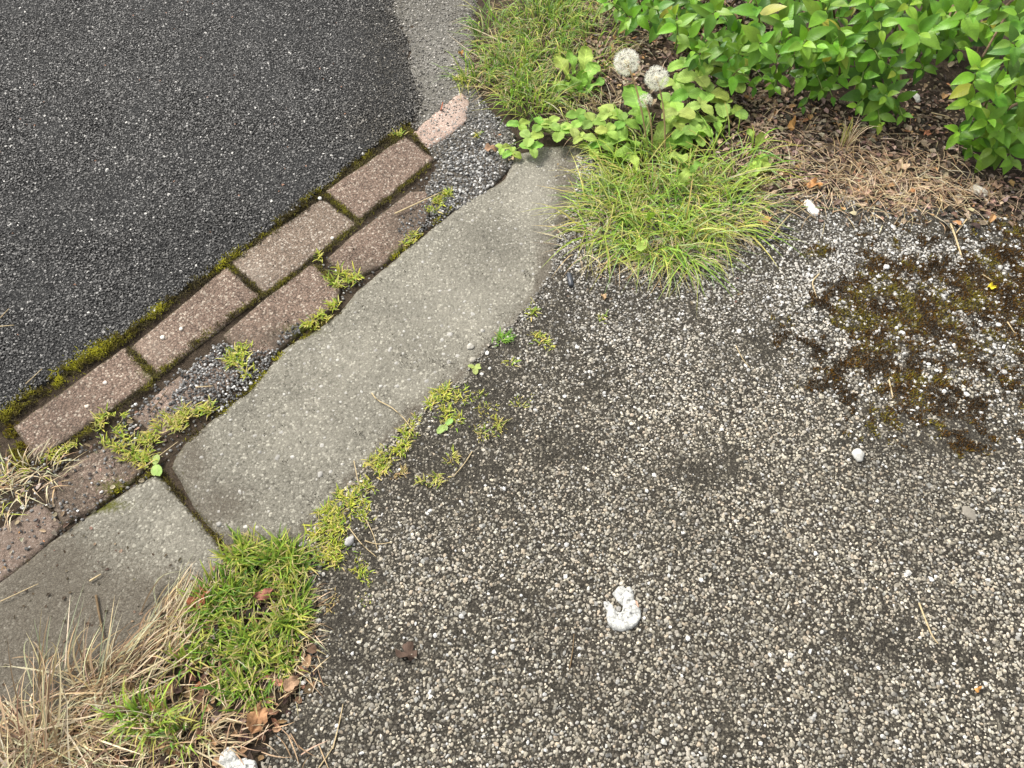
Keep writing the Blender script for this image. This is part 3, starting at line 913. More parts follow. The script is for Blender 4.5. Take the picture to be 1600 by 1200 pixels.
YT = [(0.55, 0.48, 0.14), (0.45, 0.42, 0.08), (0.60, 0.42, 0.18)]
# the big tuft in the middle
grass_thing('grass_tuft', (1030, 340), 'large spreading green grass tuft with straw at its rim, below the dandelions', 'grass tuft',
    dict(regions=[(1020, 330, 80, 65, 400), (1090, 300, 75, 55, 190), (950, 345, 40, 50, 190), (1050, 385, 60, 30, 190), (1010, 270, 70, 40, 170), (1120, 345, 50, 35, 110), (980, 235, 50, 40, 60), (1150, 250, 40, 50, 60)],
         greens=GREENS, wts=[4, 4, 2, 2, 2], tipcol=YT, H=(0.012, 0.055), Lh=(0.05, 0.14), W=(0.0015, 0.0034), tipmix=.45, droop=0.6),
    dict(regions=[(1030, 350, 105, 75, 460), (1050, 410, 50, 20, 100), (930, 380, 40, 40, 90), (1140, 310, 60, 60, 180)],
         greens=STRAWS, wts=[3, 3, 2, 2, 1], tipcol=STRAWS[:2], H=(0.004, 0.035), Lh=(0.03, 0.09), W=(0.0010, 0.0022), tipmix=.5, droop=0.8))
# long pale blades reaching right
def strands(name, segs, mat, cols, W, parent=None, label=None, cat=None, group=None, z=0.004):
    B, C, T = [], [], []
    for s in segs:
        (u0, v0, z0), (u1, v1, z1), bow = s[0], s[1], s[2]
        b = P(u0, v0, z0); t = P(u1, v1, z1)
        side_ = np.array([-(t - b)[1], (t - b)[0], 0]) * bow
        B.append(b); T.append(t); C.append((b + t) / 2 + side_ + np.array([0, 0, abs(bow) * 0.02 + 0.001]))
    B, C, T = map(np.array, (B, C, T)); n = len(B)
    c0 = jitter_cols(cols, [1] * len(cols), n, 0.12)
    me = blades_mesh(name, B, C, T, np.full(n, W) * rng.uniform(0.8, 1.2, n), c0, c0 * 1.05, mat, 8)
    return me
t = thing('grass_tuft', tuple(P(1110, 300, 0)), 'sparse long pale blades arching right from the big tuft towards the needles', 'grass tuft')
me = strands('blade', [((1100, 310, 0), (1290, 275, 0.03), 0.12), ((1080, 330, 0), (1258, 302, 0.03), .1), ((1110, 290, 0), (1240, 262, .05), .15), ((1080, 350, 0), (1250, 375, .01), -.1),
                       ((1080, 300, 0), (1275, 250, .03), .1), ((1060, 350, 0), (1200, 400, .01), -.15), ((1100, 280, 0), (1215, 225, .03), .2), ((1120, 330, .01), (1330, 330, .005), .1)], MT['blade'], [GREENS[4], STRAWS[3], GREENS[1]], 0.0028)
tag(link_mesh('long_blades', me, t), kind='stuff')

# verge grass at the top
grass_thing('grass_verge', (840, 90), 'patchy green grass verge beside the worn tarmac, left of the shrub', 'grass',
    dict(regions=[(850, 40, 50, 50, 400), (800, 115, 38, 36, 200), (870, 130, 60, 50, 170), (770, 60, 30, 50, 120), (830, 160, 40, 24, 170), (890, 20, 50, 40, 180), (850, -50, 90, 40, 260), (740, 128, 28, 12, 60), (930, 70, 40, 50, 120)],
         greens=GREENS, wts=[4, 3, 4, 2, 2], tipcol=YT, H=(0.012, 0.06), Lh=(0.03, 0.085), W=(0.0013, 0.0030), tipmix=.35, droop=0.4),
    dict(regions=[(800, 110, 55, 50, 260), (880, 100, 80, 70, 260), (850, -20, 90, 50, 160), (770, 60, 30, 50, 80), (960, 60, 50, 50, 200), (940, 190, 60, 40, 160)],
         greens=STRAWS, wts=[3, 2, 3, 2, 2], tipcol=STRAWS[:2], H=(0.004, 0.04), Lh=(0.02, 0.08), W=(0.0010, 0.0020), tipmix=.5, droop=0.7))
t = thing('grass_tuft', tuple(P(770, 60, 0)), 'few long grass blades leaning left over the worn tarmac', 'grass tuft')
me = strands('blade', [((800, 75, 0), (705, 33, .05), -.1), ((790, 60, 0), (698, 48, .04), .12), ((800, 60, 0), (730, -10, .08), .1), ((780, 110, 0), (698, 52, .02), .05), ((780, 115, 0), (705, 105, .01), .08),
                       ((790, 50, 0), (745, -15, .08), .1), ((800, 90, 0), (720, 62, .03), .1), ((815, 70, 0), (715, 78, .03), -.1)], MT['blade'], [GREENS[0], GREENS[4], STRAWS[1]], 0.0032)
tag(link_mesh('long_blades', me, t), kind='stuff')

# green turf patch lower left
turf = grass_thing('grass_patch', (410, 960), 'thick patch of short green turf between the kerb end and the path', 'grass patch',
    dict(regions=[(385, 875, 30, 22, 12), (440, 885, 38, 30, 40), (350, 960, 40, 35, 14), (400, 930, 50, 30, 14), (450, 960, 35, 50, 18), (400, 1010, 60, 40, 18), (380, 1060, 50, 30, 30), (440, 1040, 30, 35, 20), (340, 1000, 30, 30, 20), (345, 930, 25, 25, 110)],
         greens=[(0.12, 0.25, 0.025), (0.19, 0.34, 0.04), (0.30, 0.38, 0.05), (0.08, 0.17, 0.02)], wts=[4, 4, 2, 2], tipcol=YT, H=(0.010, 0.034), Lh=(0.012, 0.034), W=(0.0018, 0.0036), tipmix=.3, droop=0.4),
    dict(regions=[(400, 980, 90, 90, 420), (470, 1000, 25, 80, 100)], greens=STRAWS, wts=[3, 2, 3, 1, 2], tipcol=STRAWS[:2], H=(0.003, 0.02), Lh=(0.015, 0.045), W=(0.001, 0.002), tipmix=.5, droop=0.8))
grass_thing('grass_tuft', (240, 1130), 'small green tuft inside the straw at the bottom left', 'grass tuft',
    dict(regions=[(230, 1125, 42, 22, 170), (290, 1150, 26, 16, 40), (290, 1035, 20, 16, 40)], greens=GREENS, wts=[4, 4, 1, 2, 2], tipcol=YT, H=(0.012, 0.045), Lh=(0.015, 0.05), W=(0.0016, 0.0032), tipmix=.35, droop=0.4),
    dict(regions=[(270, 1160, 70, 40, 260)], greens=STRAWS, wts=[3, 2, 3, 1, 2], tipcol=STRAWS[:2], H=(0.003, 0.03), Lh=(0.015, 0.05), W=(0.001, 0.002), droop=0.8))

# dry straw clump
def straw_clump(px, label, regs, n2):
    t = thing('dry_grass_clump', tuple(P(px[0], px[1], 0)), label, 'dry grass')
    B, C, T = [], [], []
    for (u0, v0, ru, rv, du, dv, h, k, sprd) in regs:
        uu = u0 + rng.normal(0, ru, k); vv = v0 + rng.normal(0, rv, k)
        b = P(uu, vv, 0.0)
        f = rng.uniform(0.35, 1.15, k)
        hh = h * f * rng.uniform(0.5, 1.1, k)
        tu = uu + du * f + rng.normal(0, sprd, k); tv = vv + dv * f + rng.normal(0, sprd, k)
        dx, dy, dz = ray(tu, tv)
        tt = (hh - CAM_H) / dz
        tp = np.stack([dx * tt, dy * tt, hh], -1)
        c_ = b + (tp - b) * 0.45 + rng.normal(0, 0.014, (k, 3)); c_[:, 2] = np.maximum(hh * rng.uniform(0.5, 1.1, k), 0.002)
        B.append(b); C.append(c_); T.append(tp)
    B, C, T = map(np.concatenate, (B, C, T)); n = len(B)
    c0 = jitter_cols(STRAWS, [3, 3, 3, 2, 3], n, 0.25)
    me = blades_mesh('dry_blades', B, C, T, rng.uniform(0.0010, 0.0026, n), c0 * 0.85, c0 * 1.1, MT['straw'], 7)
    tag(link_mesh('dry_blades', me, t), kind='stuff')
    return t
straw_clump((60, 1180), 'pale straw clump standing in the bottom left corner', [
    (80, 1190, 12, 20, -8, -150, .08, 34, 20), (20, 1195, 22, 22, -18, -90, .05, 28, 34), (70, 1080, 10, 12, -10, -90, .06, 16, 22), (100, 1060, 8, 8, 35, -110, .08, 8, 10),
    (120, 1150, 50, 30, 70, 20, .03, 120, 50), (40, 1180, 50, 30, -50, -20, .03, 90, 50), (70, 1190, 70, 30, 40, 40, .02, 160, 60), (60, 1230, 80, 24, 20, -50, .04, 80, 60), (30, 1110, 30, 20, -30, 10, .02, 36, 30)], 0)
straw_clump((220, 1040), 'bleached straw leaning up over the lower kerb slab', [
    (185, 1060, 26, 20, 55, -60, .04, 80, 22), (140, 1075, 14, 14, 16, -90, .06, 24, 20), (240, 1010, 20, 24, 50, -60, .03, 90, 14), (290, 1000, 14, 20, -20, -50, .02, 40, 22),
    (190, 1090, 50, 25, -80, 30, .03, 90, 40), (210, 1050, 40, 20, -90, 50, .02, 60, 20), (240, 1120, 40, 20, -40, 60, .02, 50, 30)], 0)
straw_clump((290, 960), 'thin sheaf of straw lying against the kerb corner beside the turf', [
    (262, 975, 8, 12, 38, -72, .02, 110, 5), (300, 945, 6, 10, -14, 50, .012, 40, 12)], 0)
t = thing('grass_tuft', tuple(P(110, 1020, 0)), 'two tall blue green grass shoots rising from the straw', 'grass tuft')
me = strands('b', [((92, 1060, 0), (134, 905, .10), .05), ((96, 1062, 0), (132, 930, .09), -.06), ((70, 1030, 0), (53, 965, .05), 0.05), ((72, 1030, 0), (80, 960, .05), .05), ((150, 1060, 0), (182, 950, .07), -.05), ((155, 1060, 0), (168, 945, .06), .05)],
             MT['blade'], [(0.38, 0.42, 0.28), (0.30, 0.38, 0.22)], 0.0026)
tag(link_mesh('shoots', me, t), kind='stuff')

TURF_STARS = True
# ---- small tufts of yellow green weeds: star shaped sprouts, each clump a thing
def sprout_clump(stars, label, cols=YGREEN, name='weed_sprout', size=1.0, group='yellow green sprouts along the kerb and bricks', z=0.0, dry=0.25):
    cu = np.mean([s[0] for s in stars]); cv = np.mean([s[1] for s in stars])
    B, C, T, W = [], [], [], []
    for (u0, v0, r) in stars:
        k = int(7 + r * 0.75) if r < 18 else int(10 + r * .9)
        ppm = 1000.0 - 0.45 * (600 - v0)
        rr = r / ppm * size
        b = arr(P(u0, v0, z), k)
        b[:, :2] += rng.normal(0, rr * 0.33, (k, 2))
        a = rng.uniform(0, 2 * math.pi, k)
        l = rr * rng.uniform(0.5, 1.3, k)
        hh = rr * rng.uniform(0.15, 0.8, k)
        out = np.stack([np.cos(a) * l, np.sin(a) * l], -1)
        T.append(b + np.column_stack([out, hh])); C.append(b + np.column_stack([out * 0.5, hh * 0.9])); B.append(b)
        W.append(np.clip(rng.uniform(0.12, 0.22, k) * rr, 0.0014, 0.0030) * (0.82 if r > 18 else 1))
    B, C, T, W = map(np.concatenate, (B, C, T, W)); n = len(B)
    c0 = jitter_cols(cols, [3, 3, 2, 2][:len(cols)], n, 0.2)
    tip = jitter_cols([(0.62, 0.50, 0.24), (0.60, 0.42, 0.25)], [1, 1], n, .15)
    c1 = np.where((rng.random(n) < dry)[:, None], tip, c0 * 1.15)
    me = blades_mesh(name, B, C, T, W, c0, c1, MT['blade'], 4)
    o = link_mesh(name, me, None, tuple(P(cu, cv, z)))
    return tag(o, label, 'weed', group)

def ring(u, v, ru, rv, k, r0, r1, ang=0):
    out = []
    for _ in range(k):
        a = random.uniform(0, 6.28); q = math.sqrt(random.random())
        x = math.cos(a) * q * ru; y = math.sin(a) * q * rv
        out.append((u + x * math.cos(ang) - y * math.sin(ang), v + x * math.sin(ang) + y * math.cos(ang), random.uniform(r0, r1)))
    return out
A40 = -0.72
tmp = ring(385, 877, 22, 14, 5, 26, 36) + ring(446, 885, 26, 20, 6, 26, 38) + ring(340, 958, 24, 26, 6, 24, 38) + ring(395, 920, 34, 16, 4, 20, 28) + ring(458, 950, 18, 40, 7, 26, 38) + ring(385, 1015, 40, 22, 7, 26, 38) + ring(365, 1068, 30, 18, 4, 20, 30) + ring(440, 1035, 18, 26, 4, 18, 28) + [(318, 1010, 22), (405, 1095, 20)]
o = sprout_clump(tmp, None, [(0.19, 0.30, 0.035), (0.30, 0.40, 0.05), (0.44, 0.45, 0.09), (0.10, 0.19, 0.022)], 'turf_rosettes', 1.0, None, .002, .3)
del o['category']
o['kind'] = 'stuff'
o.location = Vector(o.location) - Vector(turf.location); o.parent = turf
sprout_clump(ring(530, 438, 26, 16, 8, 10, 15), 'yellow green sprout between the two lower bricks and the kerb')
sprout_clump(ring(500, 500, 38, 8, 10, 8, 13, A40), 'row of yellow sprouts along the kerb, just below the brick corner')
sprout_clump(ring(680, 322, 36, 9, 9, 8, 12, A40), 'sprouts in the grit at the upper kerb edge, under the pale straw')
sprout_clump(ring(643, 374, 15, 7, 5, 7, 11, A40), 'small sprout tucked on the kerb edge beside the upper brick')
sprout_clump([(500, 402, 11), (497, 397, 8)], 'single tiny sprout on the joint between two bricks')
sprout_clump(ring(378, 568, 26, 26, 9, 10, 16), 'spiky sprouts on the blue grey grit beside the kerb')
sprout_clump(ring(180, 665, 24, 24, 7, 8, 14), 'loose sprout at the lower side of the first brick', dry=.4)
sprout_clump(ring(180, 690, 16, 12, 5, 9, 13), 'yellowish sprout just under the first brick')
sprout_clump(ring(285, 650, 50, 16, 20, 9, 15, -0.35), 'dense row of straw tipped sprouts at the corner of the kerb', dry=.6)
sprout_clump(ring(225, 705, 34, 24, 18, 9, 15, -0.2), 'bright clump at the top of the joint between the kerb slabs', dry=.45)
sprout_clump(ring(85, 715, 60, 10, 10, 6, 10, -0.45), 'thin trailing sprouts below the first brick', dry=.4)
sprout_clump([(832, 487, 15), (824, 492, 9)], 'small green sprout right of the kerb, uppermost of the path sprouts')
sprout_clump([(785, 532, 17), (790, 528, 12), (782, 536, 12)], 'round fresh green sprout touching the kerb edge', cols=[(0.16, 0.33, 0.04), (0.22, 0.42, 0.05)], dry=.05)
sprout_clump(ring(848, 535, 16, 14, 5, 9, 13), 'yellow green sprout in the dark part of the path')
sprout_clump([(800, 569, 13)], 'tiny thin sprout in the dark grit')
sprout_clump(ring(700, 622, 38, 18, 13, 9, 14, -0.3), 'broad sprout group along the kerb beside the curved straw', dry=.15)
sprout_clump([(750, 622, 12), (746, 615, 8)], 'lone sprout on the dark path below the four lobed seedling')
sprout_clump(ring(790, 632, 40, 12, 6, 7, 11, -0.2), 'scattered thin sprouts farthest right of the kerb')
sprout_clump(ring(760, 668, 28, 16, 11, 9, 14), 'orange tipped sprout on the dark path', dry=.6)
sprout_clump(ring(705, 662, 16, 24, 8, 9, 14), 'sprouts behind the pale round seedling')
sprout_clump(ring(625, 695, 26, 12, 9, 10, 15, A40), 'pair of full sprouts against the kerb in the middle of its right side')
sprout_clump(ring(588, 725, 20, 18, 9, 10, 14), 'sprout at the kerb edge with dry tips', dry=.5)
sprout_clump(ring(675, 755, 18, 12, 4, 8, 12), 'isolated yellow sprout on the path with an orange side', dry=.6)
sprout_clump([(708, 715, 12), (706, 722, 10)], 'tiny orange yellow sprout by a straw stalk', dry=.6)
sprout_clump(ring(630, 745, 20, 10, 4, 7, 10), 'withered pinkish sprout below the kerb side', cols=[(0.5, 0.36, 0.18), (0.45, 0.4, 0.12)], dry=.8)
sprout_clump([(652, 655, 10), (640, 668, 11), (648, 682, 9), (632, 676, 9), (612, 712, 10), (600, 706, 9), (566, 756, 9), (558, 764, 8)], 'low broken strip of sprouts following the kerb from the curved straw downward')
sprout_clump(ring(545, 778, 24, 14, 10, 9, 14, -0.3), 'sprouts lining the lowest kerb edge')
sprout_clump(ring(515, 822, 34, 26, 24, 10, 15), 'dense yellow green cushion of sprouts at the kerb end', dry=.35)
sprout_clump(ring(525, 865, 28, 18, 14, 10, 16), 'lower half of the yellow cushion, beside a white pebble', dry=.4)
sprout_clump(ring(570, 790, 10, 40, 9, 8, 12, 0.1), 'column of sprouts right of the yellow cushion')
sprout_clump(ring(568, 890, 12, 24, 8, 7, 11), 'small sprouts trailing downward onto the path', dry=.3)
sprout_clump(ring(518, 940, 18, 14, 6, 7, 11), 'withered tan sprout beside the turf patch', cols=[(0.5, 0.4, 0.16), (0.42, 0.4, 0.1)], dry=.7)
sprout_clump(ring(570, 935, 12, 10, 5, 5, 9), 'flat dull sprout in the dark grit right of the turf')
sprout_clump([(720, 128, 14), (728, 122, 12), (714, 124, 10)], 'bright little sprout at the end of the grass verge', z=0)
sprout_clump([(747, 212, 11)], 'single star shaped sprout on the gravel by the pink brick')
sprout_clump(ring(627, 207, 12, 6, 3, 6, 9), 'mossy sprout at the corner of the bright red brick')
sprout_clump([(940, 498, 11), (938, 505, 7)], 'faint sprout alone on the path below the big tuft')
# dry mat with straw at the left edge
grass_thing('dry_grass_clump', (40, 760), 'flattened dry grass on the soil at the left edge, below the first brick', 'dry grass', None,
    dict(regions=[(40, 745, 55, 26, 70), (10, 775, 30, 30, 50), (60, 730, 40, 14, 40)], greens=STRAWS + [(0.4, .42, .08)], wts=[3, 3, 2, 2, 1, 2], tipcol=STRAWS[:2], H=(0.003, 0.02), Lh=(0.02, 0.05), W=(0.001, 0.0022), droop=0.8))

# ------------------------------------------------------------------ leaves
def leaf_mesh(name, kind, mat, nl=9, nw=3, fold=0.18, curl=0.25, wid=0.23, serr=0.0, wave=0.0):
    """one unit long, x across, y along, z up"""
    V = []
    for i in range(nl + 1):
        t = i / nl
        if kind == 'ovate':      w = wid * (math.sin(math.pi * t ** 0.78) ** 0.85) * (1 - 0.18 * t)
        elif kind == 'round':    w = wid * (math.sin(math.pi * min(1, t * 0.94 + 0.03)) ** 0.55)
        elif kind == 'spoon':    w = wid * (0.22 + 0.78 * (math.sin(math.pi * min(1.0, t ** 1.7 * 0.97)) ** 0.7 if t > 0.03 else 0)) * (1 if t < 0.98 else 0.3)
        else:                    w = wid * math.sin(math.pi * t)
        if i == 0: w = 0.012
        if i == nl: w = 0.004
        w *= 1 + serr * (1 if i % 2 else -1)
        for j in range(-nw, nw + 1):
            s = j / nw
            x = s * w
            z = abs(s) * w * fold * 2.0 - curl * (t - 0.15) ** 2 * (1 if curl else 0) + wave * math.sin(t * 11 + s * 2) * abs(s) * 0.1 - 0.35 * (abs(s) ** 3) * w * fold * 2
            V.append((x, t, z))
    Fc = []
    W = 2 * nw + 1
    for i in range(nl):
        for j in range(W - 1):
            a = i * W + j
            Fc.append((a, a + 1, a + W + 1, a + W))
    me = np_mesh(name, np.array(V), np.array(Fc), mat, None, True)
    return me

SHRUB = [leaf_mesh('leaf', 'ovate', MT['leaf'], 9, 2, f, c, w) for f, c, w in ((.16, .22, .27), (.24, .35, .29), (.10, .12, .25), (.3, .28, .28), (.12, .5, .28))]
ROUND = [leaf_mesh('leaflet', 'round', MT['weedleaf'], 14, 3, .2, .2, .40, 0.06, .35), leaf_mesh('leaflet', 'round', MT['weedleaf'], 14, 3, .24, .35, .36, 0.07, -.4)]
SPOON = [leaf_mesh('leaf', 'spoon', MT['weedleaf'], 12, 2, .12, .2, .20, 0.08, 1.0), leaf_mesh('leaf', 'spoon', MT['weedleaf'], 12, 2, .18, .45, .24, 0.10, 1.4)]
DRY = [leaf_mesh('dry_leaf', 'ovate', MT['dryleaf'], 7, 2, .5, .7, .30, 0.1, 2.5), leaf_mesh('dry_leaf', 'ovate', MT['dryleaf'], 7, 2, -.4, -.5, .26, 0.05, -2), leaf_mesh('dry_leaf', 'round', MT['dryleaf'], 7, 2, .4, .5, .35, 0.1, 2)]

def put_leaf(me, name, at, direction, up, size, col, parent, wscale=1.0):
    d = Vector(direction).normalized(); upv = Vector(up)
    x = d.cross(upv)
    if x.length < 1e-4: x = d.cross(Vector((1, 0, 0)))
    x.normalize(); z = x.cross(d).normalized()
    M = Matrix((x * wscale, d, z)).transposed().to_4x4()
    M = Matrix.Translation(Vector(at) - (wloc(parent) if parent else Vector((0, 0, 0)))) @ M @ Matrix.Scale(size, 4)
    o = bpy.data.objects.new(name, me)
    if parent: o.parent = parent
    o.matrix_local = M
    o.color = (*[float(c) for c in col], 1)
    COL.objects.link(o)
    return o

def tube_mesh(name, pts, rad, mat, seg=6):
    pts = [Vector(p) for p in pts]; V = []; Fc = []
    for i, p in enumerate(pts):
        a = pts[max(0, i - 1)]; b = pts[min(len(pts) - 1, i + 1)]
        t = (b - a).normalized(); n1 = t.orthogonal().normalized(); n2 = t.cross(n1)
        r = rad[i] if isinstance(rad, (list, tuple)) else rad
        for k in range(seg):
            an = 2 * math.pi * k / seg
            V.append(tuple(p + (n1 * math.cos(an) + n2 * math.sin(an)) * r))
    for i in range(len(pts) - 1):
        for k in range(seg):
            a = i * seg + k; b = i * seg + (k + 1) % seg
            Fc.append((a, b, b + seg, a + seg))
    c = len(V)
    V.append(tuple(pts[0])); V.append(tuple(pts[-1]))
    me = bpy.data.meshes.new(name)
    F2 = [tuple(f) for f in Fc] + [((k + 1) % seg, k, c) for k in range(seg)] + [((len(pts) - 1) * seg + k, (len(pts) - 1) * seg + (k + 1) % seg, c + 1) for k in range(seg)]
    me.from_pydata(V, [], F2); me.materials.append(mat)
    for p in me.polygons: p.use_smooth = True
    return me

def bez(a, b, c, k):
    return [(1 - t) ** 2 * a + 2 * t * (1 - t) * b + t * t * c for t in [i / k for i in range(k + 1)]]

# ---- the shrub: shoots with opposite pairs of pointed leaves
LEAFCOL = [(0.11, 0.26, 0.020), (0.07, 0.185, 0.016), (0.15, 0.32, 0.025), (0.05, 0.135, 0.015)]
def shoot(parent, tip, root, npair, size, young, lcount, upb=0.5):
    tip = Vector(tip); root = Vector(root)
    midp = (tip + root) * 0.5 + Vector((random.uniform(-.02, .02), random.uniform(-.02, .02), (tip - root).length * 0.18))
    pts = bez(root, midp, tip, 8)
    me = tube_mesh('stem', pts, [0.0022 - 0.0015 * i / 8 for i in range(9)], MT['twig'] if young < .3 else MT['greenstem'])
    st = link_mesh('stem', me, parent, tuple(root))
    tdir = (pts[-1] - pts[-3]).normalized()
    ax = tdir.orthogonal().normalized()
    ph = random.uniform(0, 3.14)
    for k in range(npair):
        f = 1 - (k / npair) * 0.80
        i = f * 8; i0 = min(7, int(i)); p = pts[i0].lerp(pts[i0 + 1], i - i0)
        td = (pts[i0 + 1] - pts[i0]).normalized()
        ph += math.pi / 2 + random.uniform(-.25, .25)
        s = size * (0.55 + 0.45 * min(1, k / 2.0)) * random.uniform(0.82, 1.12)
        spread = 0.5 + 0.6 * min(1, k / 2.5)
        for sg in (0, math.pi):
            if random.random() < 0.06: continue
            a = Quaternion(td, ph + sg) @ td.orthogonal().normalized()
            d = (td * (1 - spread * 0.75) + a * spread + Vector((0, -0.05, 0.16 * upb))).normalized()
            base = LEAFCOL[random.randrange(4)]
            yy = young * (1 - k / max(1, npair)) * random.uniform(0.4, 1.35)
            if random.random() < .03: base = (0.30, 0.30, 0.04)
            c = [lerp(base[q], (0.29, 0.52, 0.045)[q], yy) * random.uniform(0.88, 1.12) for q in range(3)]
            put_leaf(SHRUB[random.randrange(5)], 'leaf', p + a * 0.002, d, Vector((0, -0.25, 1)) + td * 0.6, s, c, st, random.uniform(0.9, 1.15))
            lcount[0] += 1
    return st

def shrub(label, base_px, specs):
    root = PV(base_px[0], base_px[1], 0.0)
    t = thing('shrub', tuple(root), label, 'shrub', 'leafy shrubs of the hedge')
    cnt = [0]
    for (u_, v_, z_, np_, sz, yg, upb) in specs:
        tip = PV(u_, v_, z_)
        r = Vector((lerp(tip.x, root.x, 0.55) + random.uniform(-.04, .04), max(tip.y + 0.04, lerp(tip.y, root.y, 0.6)), max(0.0, z_ * 0.35 + random.uniform(-.03, .03))))
        dv = r - tip
        dv = Vector((dv.x * .6, dv.y * random.uniform(.3, 1.0), dv.z - .03))
        r = tip + dv
        if dv.length > 0.13: r = tip + dv.normalized() * 0.13
        r.z = max(r.z, 0.0)
        shoot(t, tip, r, np_, sz, yg, cnt, upb)
    # woody stems from the ground
    for k in range(4):
        a = root + Vector((random.uniform(-.05, .05), random.uniform(-.03, .05), 0))
        u_, v_, z_, *_ = random.choice(specs)
        b = PV(u_, v_, z_)
        me = tube_mesh('branch', bez(a, (a + b) / 2 + Vector((0, .03, .05)), b + Vector((0, .05, -.06)), 6), [0.004, .0038, .0035, .003, .0027, .0023, .002], MT['twig'])
        link_mesh('branch', me, t, tuple(a))
    return cnt[0]

def grid_specs(u0, u1, v0, v1, step, z0, z1, npair, size, young, n_drop=0.0):
    out = []
    vv = v0; row = 0
    while vv <= v1:
        uu = u0 + (row % 2) * step * 0.5
        while uu <= u1:
            if random.random() >= n_drop:
                out.append((uu + random.uniform(-.3, .3) * step, vv + random.uniform(-.3, .3) * step, random.uniform(z0, z1), npair, size * random.uniform(.85, 1.15), random.uniform(*young), random.uniform(0, 1)))
            uu += step
        vv += step * 0.62; row += 1
    return out

YG = (.1, .8)
sA = grid_specs(965, 1180, -80, 30, 58, .07, .18, 4, .042, YG) + [(1020, 10, .12, 4, .036, .5, .5), (945, 5, .07, 3, .03, .4, .5), (1040, 40, .10, 4, .04, .5, .5), (1070, 62, .08, 4, .04, .5, .5)]
sA2 = grid_specs(1085, 1190, 30, 118, 46, .06, .13, 4, .040, YG) + [(1100, 75, .1, 4, .04, .5, .5), (1160, 70, .12, 4, .042, .5, .5), (1190, 120, .05, 3, .034, .3, .3)]
sB = grid_specs(1195, 1310, -80, 70, 54, .14, .24, 4, .046, YG) + [(1235, 88, .13, 4, .044, .5, .5), (1275, 70, .15, 4, .046, .6, .5), (1245, 120, .07, 4, .040, .4, .2), (1285, 140, .06, 4, .042, .5, .2), (1255, 165, .03, 3, .030, .4, .1), (1180, 135, .03, 3, .036, .4, .3), (1210, 135, .04, 4, .038, .4, .3), (1300, 150, .05, 3, .036, .4, .3), (1310, 120, .08, 4, .04, .4, .3), (1210, 100, .10, 4, .038, .3, .4), (1225, 60, .13, 4, .042, .5, .5), (1290, 105, .12, 4, .044, .5, .4)]
sB2 = grid_specs(1320, 1440, -80, 75, 56, .14, .24, 4, .046, YG) + [(1320, 85, .15, 4, .044, .6, .5), (1375, 92, .14, 4, .044, .5, .4), (1400, 112, .12, 4, .042, .4, .4), (1345, 128, .10, 4, .044, .4, .3), (1385, 150, .09, 4, .044, .5, .1),
      (1375, 192, .04, 4, .044, .5, .1), (1340, 165, .07, 4, .040, .3, .2), (1410, 180, .05, 4, .040, .4, .1), (1440, 108, .10, 4, .038, .2, .4), (1330, 60, .15, 4, .044, .5, .4)]
sC = grid_specs(1445, 1565, -80, 66, 50, .15, .26, 4, .046, YG) + [(1455, 75, .14, 4, .04, .4, .4), (1500, 78, .16, 4, .042, .5, .5)]
sC2 = grid_specs(1570, 1690, -80, 90, 52, .16, .26, 4, .046, YG)
sD = [(1530, 105, .20, 5, .050, .9, .6), (1560, 130, .17, 4, .048, .8, .5), (1515, 160, .13, 4, .048, .7, .3), (1590, 150, .14, 4, .044, .6, .4), (1545, 185, .12, 5, .050, .8, .3), (1500, 205, .08, 4, .040, .4, .1), (1575, 90, .18, 4, .044, .6, .4),
      (1590, 205, .10, 5, .046, .6, .2), (1550, 230, .06, 5, .046, .6, .1), (1580, 250, .05, 4, .044, .5, .0), (1520, 240, .04, 4, .036, .3, .1), (1560, 205, .10, 4, .044, .6, .2), (1640, 190, .12, 4, .044, .5, .3), (1650, 240, .08, 4, .042, .5, .2), (1620, 130, .17, 4, .044, .5, .4)]
for lst, (a, b, c_, d_) in ((sA, (960, 1170, -60, 40)), (sA2, (1080, 1190, 40, 110)), (sB, (1190, 1310, -60, 100)), (sB2, (1320, 1440, -60, 130)), (sC, (1440, 1560, -60, 90)), (sC2, (1570, 1680, -60, 90)), (sD, (1520, 1620, 120, 230))):
    lst += grid_specs(a, b, c_, d_, 60, .01, .07, 4, .042, (0, .1), .1)
NL = []
NL.append(shrub('low left end of the leafy shrub, nearest the grass verge', (1070, -10), sA))
NL.append(shrub('low shoots of the shrub just right of and above the dandelion clocks', (1140, 50), sA2))
NL.append(shrub('shrub part left of the middle, with a short shoot tip over the brown litter', (1250, 10), sB))
NL.append(shrub('shrub part whose drooping shoots end above the tangle of needles', (1380, 10), sB2))
NL.append(shrub('shrub behind the dark gap at the top, left of the forward cluster', (1510, -10), sC))
NL.append(shrub('shrub part filling the top right corner of the photo', (1640, -10), sC2))
NL.append(shrub('bright bushy shoot cluster standing forward at the right edge', (1590, 160), sD))
print('leaves per shrub', NL)

